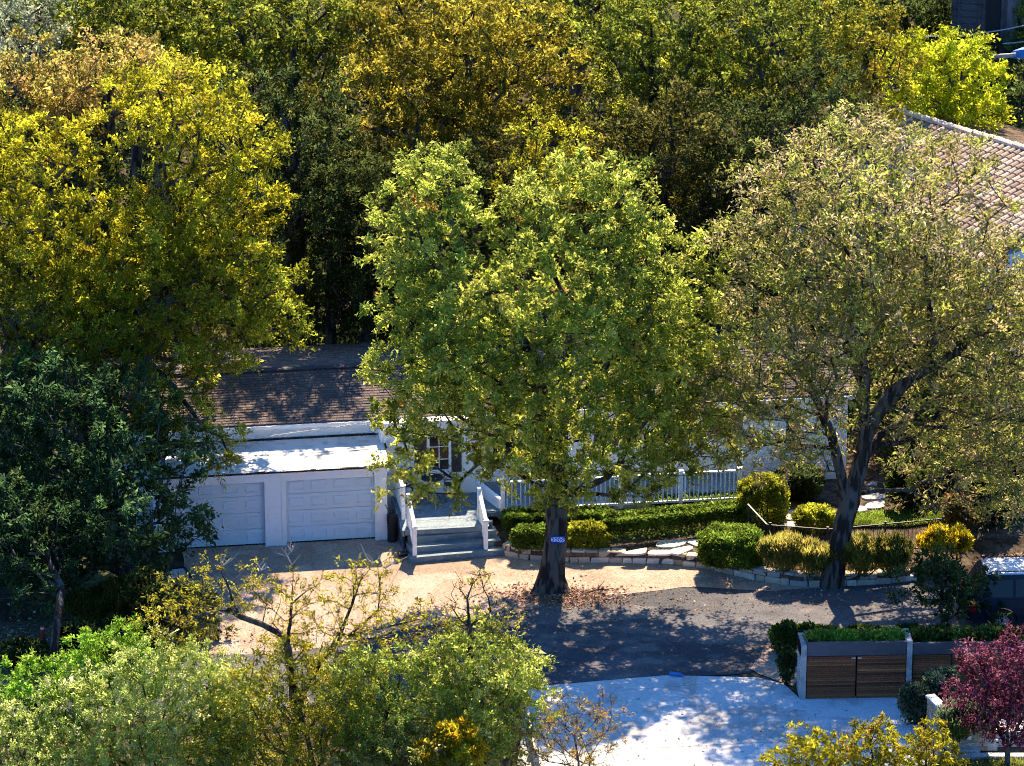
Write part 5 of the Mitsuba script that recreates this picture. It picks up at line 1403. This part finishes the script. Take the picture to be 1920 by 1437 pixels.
for k, (lab, lb, px) in enumerate((('yellow-green shrub lowest of the three at the bottom edge, left', [(1510, 1410, 40, 35), (1545, 1430, 50, 40), (1490, 1440, 40, 30)], 1520), ('tallest yellow-green shrub at the bottom edge, in the middle of three', [(1640, 1385, 34, 32), (1610, 1420, 40, 35), (1660, 1425, 40, 35)], 1640), ('orange-tipped yellow shrub beside the block planter at the bottom edge', [(1735, 1395, 32, 30), (1760, 1425, 40, 30), (1720, 1430, 35, 30)], 1740))):
    lbs = [lobe(a, b, c, d, -16.6, .55) for a, b, c, d in lb]
    cx = np.mean([c for c, _ in lbs], axis=0)
    tree(lab, [(3, (.33, .31, .02)), (2, (.26, .28, .025)), (1, (.38, .28, .04))], lbs, [[np.array([cx[0], cx[1], -.9]), cx - [0, 0, .3], cx]], 450 + k, name='shrub', cat='shrub', group='yellow-green shrubs along the bottom edge', spacing=.24, rc=.22, leaf=.085, wide=.5, twigs=5, per=11, r_base=.05, r_tip=.006, step=.25, trunk='stem', crown='foliage', inner=.2)

# garden hedges and shrubs
G = lambda px, py, z=ZB: gnd(px, py, z)
hedge('dark clipped hedge behind the oak trunk, beside the porch steps', BOX, [G(965, 1000), G(1050, 1000), G(1125, 996)], .75, .66, ZB, 501, cover=3.6)
hedge('long clipped hedge with a sunlit flat top below the balustrade', BOX, [G(1155, 1010), G(1240, 1002), G(1320, 993), G(1382, 987)], .8, .7, ZB, 502, cover=3.4)
shrub('rounded clipped shrub left of the oak trunk', BOX, [(G(1000, 1024) + [0, 0, .24], np.array([.62, .36, .36]))], 503, leaf=.065, cover=3.4, thick=.25, rough=.26, freq=3.2, base_z=ZB, flat=.25)
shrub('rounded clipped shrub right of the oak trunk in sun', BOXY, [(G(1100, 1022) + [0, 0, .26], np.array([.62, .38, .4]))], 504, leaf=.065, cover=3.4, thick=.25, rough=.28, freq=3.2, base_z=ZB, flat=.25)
hedge('narrow hedge strip against the foot of the balustrade', BOX, [G(1230, 965), G(1310, 960), G(1382, 957)], .5, .5, ZB, 505, cover=3.2)
shrub('large rounded boxwood beside the flagstones', BOX, [(G(1370, 1052) + [0, 0, .42], np.array([.95, .75, .52]))], 506, leaf=.07, cover=3.6, thick=.25, rough=.26, freq=3.2, base_z=ZB, flat=.28)
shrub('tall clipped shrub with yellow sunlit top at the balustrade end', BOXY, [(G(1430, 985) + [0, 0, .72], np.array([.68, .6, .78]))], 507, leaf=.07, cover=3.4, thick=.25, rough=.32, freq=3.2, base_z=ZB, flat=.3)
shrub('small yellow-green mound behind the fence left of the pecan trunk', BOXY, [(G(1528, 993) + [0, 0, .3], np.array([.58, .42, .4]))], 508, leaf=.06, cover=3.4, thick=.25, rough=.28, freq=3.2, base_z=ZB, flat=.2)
shrub('feathery green-gold shrub in front of the fence, left of the pecan trunk', FEATH, [(G(1470, 1072) + [0, 0, .45], np.array([.75, .5, .72])), (G(1525, 1078) + [0, 0, .4], np.array([.55, .45, .68]))], 509, leaf=.16, wide=.13, cover=2.0, upright=.75, thick=.6, rough=.5, bumps=.8, base_z=ZB)
shrub('feathery green-gold shrub in front of the fence, right of the pecan trunk', FEATH, [(G(1615, 1078) + [0, 0, .42], np.array([.6, .5, .72])), (G(1675, 1076) + [0, 0, .42], np.array([.6, .5, .78]))], 510, leaf=.16, wide=.13, cover=2.0, upright=.75, thick=.6, rough=.5, bumps=.8, base_z=ZB)
shrub('bright yellow shrub behind the dark sapling', GOLDS, [(G(1755, 1052) + [0, 0, .5], np.array([.55, .45, .5])), (G(1795, 1048) + [0, 0, .45], np.array([.4, .4, .5]))], 511, leaf=.11, wide=.3, cover=1.8, upright=.45, thick=.5, rough=.5, bumps=.9, base_z=ZB)
shrub('red-tipped shrub at the right end of the lawn strip', REDT, [(G(1800, 1000) + [0, 0, .5], np.array([.62, .5, .62]))], 512, leaf=.1, cover=2.0, rough=.45, bumps=.8, base_z=ZB)
for k, (px, py, rx, rz, lab) in enumerate(((1500, 938, .85, .62, 'dark leafy shrub against the white wall left of the pecan trunk'), (1700, 955, .8, .8, 'dark shrub in deep shade behind the lawn strip'), (1760, 925, .9, .9, 'dark tall shrub behind the red-tipped shrub'), (1860, 985, 1.0, .9, 'dark spreading shrub at the right edge behind the parked car'), (1940, 960, .9, 1.1, 'dark shrub at the extreme right edge under the pecan'))):
    shrub(lab, DKG, [(G(px, py) + [0, 0, rz * .75], np.array([rx, .7, rz]))], 520 + k, leaf=.12, cover=1.9, rough=.5, bumps=.9, base_z=ZB)
# left verge
shrub('sunlit olive grassy bush between the dark tree and the road', [(3, (.20, .20, .05)), (2, (.26, .24, .06)), (1, (.13, .15, .035))], [(gnd(180, 1165) + [0, 0, .35], np.array([.9, .7, .55])), (gnd(240, 1150) + [0, 0, .4], np.array([.7, .6, .6]))], 530, leaf=.15, wide=.17, cover=1.7, upright=.5, thick=.6, rough=.5, bumps=.9, base_z=0)
shrub('dark bush in shade at the left roadside', DKG, [(gnd(160, 1235) + [0, 0, .4], np.array([.9, .6, .6])), (gnd(225, 1215) + [0, 0, .4], np.array([.7, .5, .5]))], 531, leaf=.12, cover=1.8, upright=.2, rough=.5, bumps=.9, base_z=0)
shrub('small dark plant beside the red marker post', DKG, [(gnd(45, 1250) + [0, 0, .3], np.array([.6, .5, .45]))], 532, leaf=.12, cover=1.6, rough=.5, bumps=.8, base_z=0)
# bed behind the store, young tree, plum, lower right shrubs
BED = [(3, (.075, .13, .03)), (2, (.11, .17, .04)), (1, (.16, .21, .05))]
shrub('low leafy planting behind the bin store, left part', BED, [(gnd(1470, 1225) + [0, 0, .35], np.array([.5, .5, .5])), (gnd(1535, 1222) + [0, 0, .4], np.array([.7, .35, .42])), (gnd(1620, 1222) + [0, 0, .4], np.array([.8, .3, .4]))], 540, leaf=.1, cover=1.5, rough=.5, bumps=.9, base_z=0)
shrub('low leafy planting with blue flowers behind the lower store', BED + [(.3, (.12, .2, .42))], [(gnd(1710, 1226) + [0, 0, .4], np.array([.8, .32, .42])), (gnd(1780, 1226) + [0, 0, .4], np.array([.8, .32, .42])), (gnd(1850, 1226) + [0, 0, .4], np.array([.7, .35, .42]))], 541, leaf=.1, cover=1.5, rough=.5, bumps=.9, base_z=0)
shrub('narrow dark shrub at the left corner of the bin store', [(2, (.08, .12, .04)), (1, (.14, .16, .07))], [(gnd(1474, 1285) + [0, 0, .55], np.array([.25, .3, .6]))], 542, leaf=.08, cover=1.7, rough=.5, bumps=.7, base_z=0)
rq = np.array([SWd / 2, .45, SH - .12])
c_ = (SM @ np.array([*rq, 1]))[:3]
shrub('bright green sedum planting on the roof of the bin store', [(3, (.24, .38, .05)), (2, (.17, .29, .05)), (1, (.32, .44, .1))], [(c_ + [dx, 0, 0], np.array([.5, .3, .22])) for dx in (-.85, -.2, .45, .95)], 543, name='roof_planting', cat='plants', leaf=.08, cover=2.4, rough=.5, base_z=SH - .13, stems=0)
q_ = (SM @ np.array([SWd + 1.6, .55, SH - .24, 1]))[:3]
shrub('dark green planting on the roof of the lower store', BED, [(q_ + [dx, 0, 0], np.array([.6, .33, .3])) for dx in (-1.0, -.2, .6, 1.2)], 544, name='roof_planting', cat='plants', leaf=.085, cover=2.4, rough=.5, base_z=SH - .25, stems=0)
sb_ = gnd(1766, 1190)
YS = sb_[1]
tree('dark leafy sapling behind the planter store, in front of the parked car', [(3, (.045, .085, .03)), (2, (.07, .12, .04)), (1, (.10, .15, .06))], [lobe(1755, 1062, 40, 28, YS, .5), lobe(1785, 1105, 48, 34, YS, .6), lobe(1725, 1085, 28, 22, YS, .4), lobe(1825, 1085, 26, 14, YS + .1, .3), lobe(1850, 1140, 26, 10, YS, .25), lobe(1700, 1120, 26, 8, YS - .1, .2), lobe(1790, 1140, 34, 16, YS, .35)],
     [[sb_ - [0, 0, .1], at(1765, 1140, YS), at(1768, 1070, YS)], [sb_ + [.02, 0, .3], at(1795, 1150, YS), at(1810, 1110, YS)]], 545, name='sapling', spacing=.27, rc=.26, leaf=.12, wide=.6, twigs=4, per=7, r_base=.05, r_tip=.006, step=.3, m='m_leafgloss', inner=.2)
pb2 = gnd(1888, 1437)
Y2 = pb2[1]
tree('purple-leaved plum tree at the right edge above the white steps', PLUM, [lobe(1860, 1290, 65, 50, Y2, .9), lobe(1900, 1250, 55, 50, Y2, .9), lobe(1830, 1250, 35, 30, Y2, .5), lobe(1840, 1330, 45, 40, Y2, .7), lobe(1910, 1340, 60, 45, Y2 + .2, .9), lobe(1815, 1285, 30, 28, Y2, .5), lobe(1895, 1200, 14, 24, Y2, .3), lobe(1825, 1225, 14, 22, Y2, .3), lobe(1950, 1280, 50, 70, Y2, .9), lobe(1900, 1385, 40, 28, Y2, .6)],
     [[pb2 - [0, 0, .2], at(1890, 1405, Y2), at(1885, 1370, Y2)], L3((1885, 1390, Y2), (1860, 1340, Y2), (1840, 1280, Y2), (1820, 1230, Y2)), L3((1886, 1390, Y2), (1895, 1330, Y2), (1897, 1260, Y2), (1896, 1190, Y2)), L3((1888, 1395, Y2), (1920, 1340, Y2), (1945, 1280, Y2))], 546, name='plum_tree', spacing=.27, rc=.25, leaf=.085, wide=.55, twigs=6, per=8, gap=1.35, r_base=.075, r_tip=.005, step=.25, m='m_leafgloss', inner=.15, up=.6, droop=.05)
shrub('dense grey-green shrub at the front right of the bin store', SAGE, [(gnd(1715, 1358) + [0, 0, .5], np.array([.52, .5, .62])), (gnd(1760, 1340) + [0, 0, .7], np.array([.6, .5, .6]))], 550, leaf=.09, cover=1.8, rough=.5, bumps=.9, base_z=0)
shrub('spiky grey-green lavender clump in the block planter', SAGE, [(gnd(1790, 1372, PH) + [0, 0, .3], np.array([.45, .4, .5])), (gnd(1830, 1368, PH) + [0, 0, .25], np.array([.45, .35, .42]))], 551, leaf=.16, wide=.14, cover=2.2, upright=.6, thick=.6, rough=.4, base_z=PH - .05, name='lavender_plant', cat='plant')
shrub('brighter green tuft at the front of the block planter', [(3, (.15, .23, .06)), (1, (.2, .27, .1))], [(gnd(1795, 1385, PH) + [0, 0, .15], np.array([.3, .2, .3]))], 552, leaf=.14, wide=.14, cover=2.2, upright=.6, thick=.6, rough=.4, base_z=PH - .05, name='lavender_plant', cat='plant')

# leaf litter
rl = np.random.default_rng(61)


def litter(name, cx, cy, sx, sy, n, z, label, pal, L=.09):
    p = rl.normal(0, 1, (n, 2)) * [sx, sy] + [cx, cy]
    hgt = .09 * np.exp(-((p[:, 0] - cx) / sx) ** 2 - ((p[:, 1] - cy) / sy) ** 2) * rl.random(n)
    pos = np.c_[p, z + .004 + hgt]
    d = rl.normal(0, 1, (n, 3)) * [1, 1, .25]
    nn = UP + rl.normal(0, .45, (n, 3))
    Ls = L * np.exp(rl.normal(0, .3, n))
    ms, col = leaf_mesh(pos, d, nn, Ls, Ls * .5, colours(pal, n, rl))
    put(name, ms, 'm_vc', color=col, label=label, cat='leaves', kind='stuff')


DRY = [(2, (.34, .20, .13)), (2, (.22, .13, .08)), (1, (.42, .29, .2)), (1, (.13, .08, .05))]
litter('fallen_leaves', tb0[0] + .25, tb0[1] - .45, .95, .45, 2600, .01, 'dry brown leaves heaped around the oak trunk', DRY)
litter('fallen_leaves', 2.5, -4.2, 2.6, .7, 350, .01, 'scattered dry leaves along the road edge right of the oak', DRY, .08)
litter('fallen_leaves', 9.3, -4.0, 3.2, .6, 450, .01, 'dry leaves scattered on the asphalt in front of the stone wall', DRY, .08)
litter('fallen_leaves', -5.5, -6.4, 3.0, .9, 700, .01, 'dry leaves scattered on the gravel left of the oak', DRY, .08)
litter('fallen_leaves', -12.5, -7.5, 2.2, 1.4, 1500, .0, 'brown leaves under the dark tree at far left', DRY, .1)
litter('fallen_leaves', 4.5, -13.0, 3.0, 1.6, 260, .028, 'few dry leaves scattered over the pale concrete driveway', DRY, .07)
litter('fallen_leaves', 14.6, -1.2, 1.6, .5, 900, .1, 'brown leaves on the bank behind the parked car', DRY, .09)
litter('fallen_leaves', -7.0, -12.0, 2.4, .5, 700, .0, 'brown leaves along the near road edge behind the foreground bushes', DRY, .1)
# dead branches on the ground by the oak
for (pts, lab) in (([(905, 1163, .03), (935, 1150, .08), (960, 1143, .05), (990, 1140, .03)], 'curved dead branch on the ground left of the oak'), ([(1078, 1120, .03), (1120, 1106, .06), (1150, 1104, .05), (1160, 1114, .03)], 'thin fallen twig on the gravel right of the oak')):
    P_ = np.array([gnd(a, b, z) for a, b, z in pts])
    k = thing('fallen_branch', lab, 'branch')
    put('stem', tubes([(P_, np.linspace(.028, .008, len(P_))), (np.array([P_[1], P_[1] + [.15, .2, .12], P_[1] + [.2, .4, .1]]), .009)], 6), 'm_bark', k, smooth=True)

# number plate on the oak
sg = thing('number_plate', 'blue plate with a pale panel numbered 2209 on the oak trunk', 'sign')
sc_ = at(1046, 1012, YO - .36)
up_ = np.array([0, math.sin(.15), math.cos(.15)])


def rrect(w, h, r):
    return Polygon([(-w / 2 + r, -h / 2 + r), (w / 2 - r, -h / 2 + r), (w / 2 - r, h / 2 - r), (-w / 2 + r, h / 2 - r)]).buffer(r, quad_segs=6)


SGM = np.eye(4); SGM[:3, 0] = [.998, -.06, 0]; SGM[:3, 1] = [0, 0, 1]; SGM[:3, 2] = [-.06, -.998, 0]; SGM[:3, 3] = sc_
SGM = SGM @ trimesh.transformations.rotation_matrix(-.12, (1, 0, 0))
put('plate', tf(trimesh.creation.extrude_polygon(rrect(.40, .215, .03), .02, engine='earcut'), SGM), 'm_signblue', sg)
pn = trimesh.creation.extrude_polygon(rrect(.375, .13, .05), .006, engine='earcut'); pn.apply_translation((0, 0, .021))
put('panel', tf(pn, SGM), 'm_signlight', sg)
tx = meshkit.text_mesh('2209', .098, .004, bold=True)
bx = tx.bounds; tx.apply_translation((-(bx[0, 0] + bx[1, 0]) / 2, -(bx[0, 1] + bx[1, 1]) / 2, .0275))
tx.apply_scale((1.0, 1, 1))
put('lettering', tf(tx, SGM), 'm_signblue', sg)
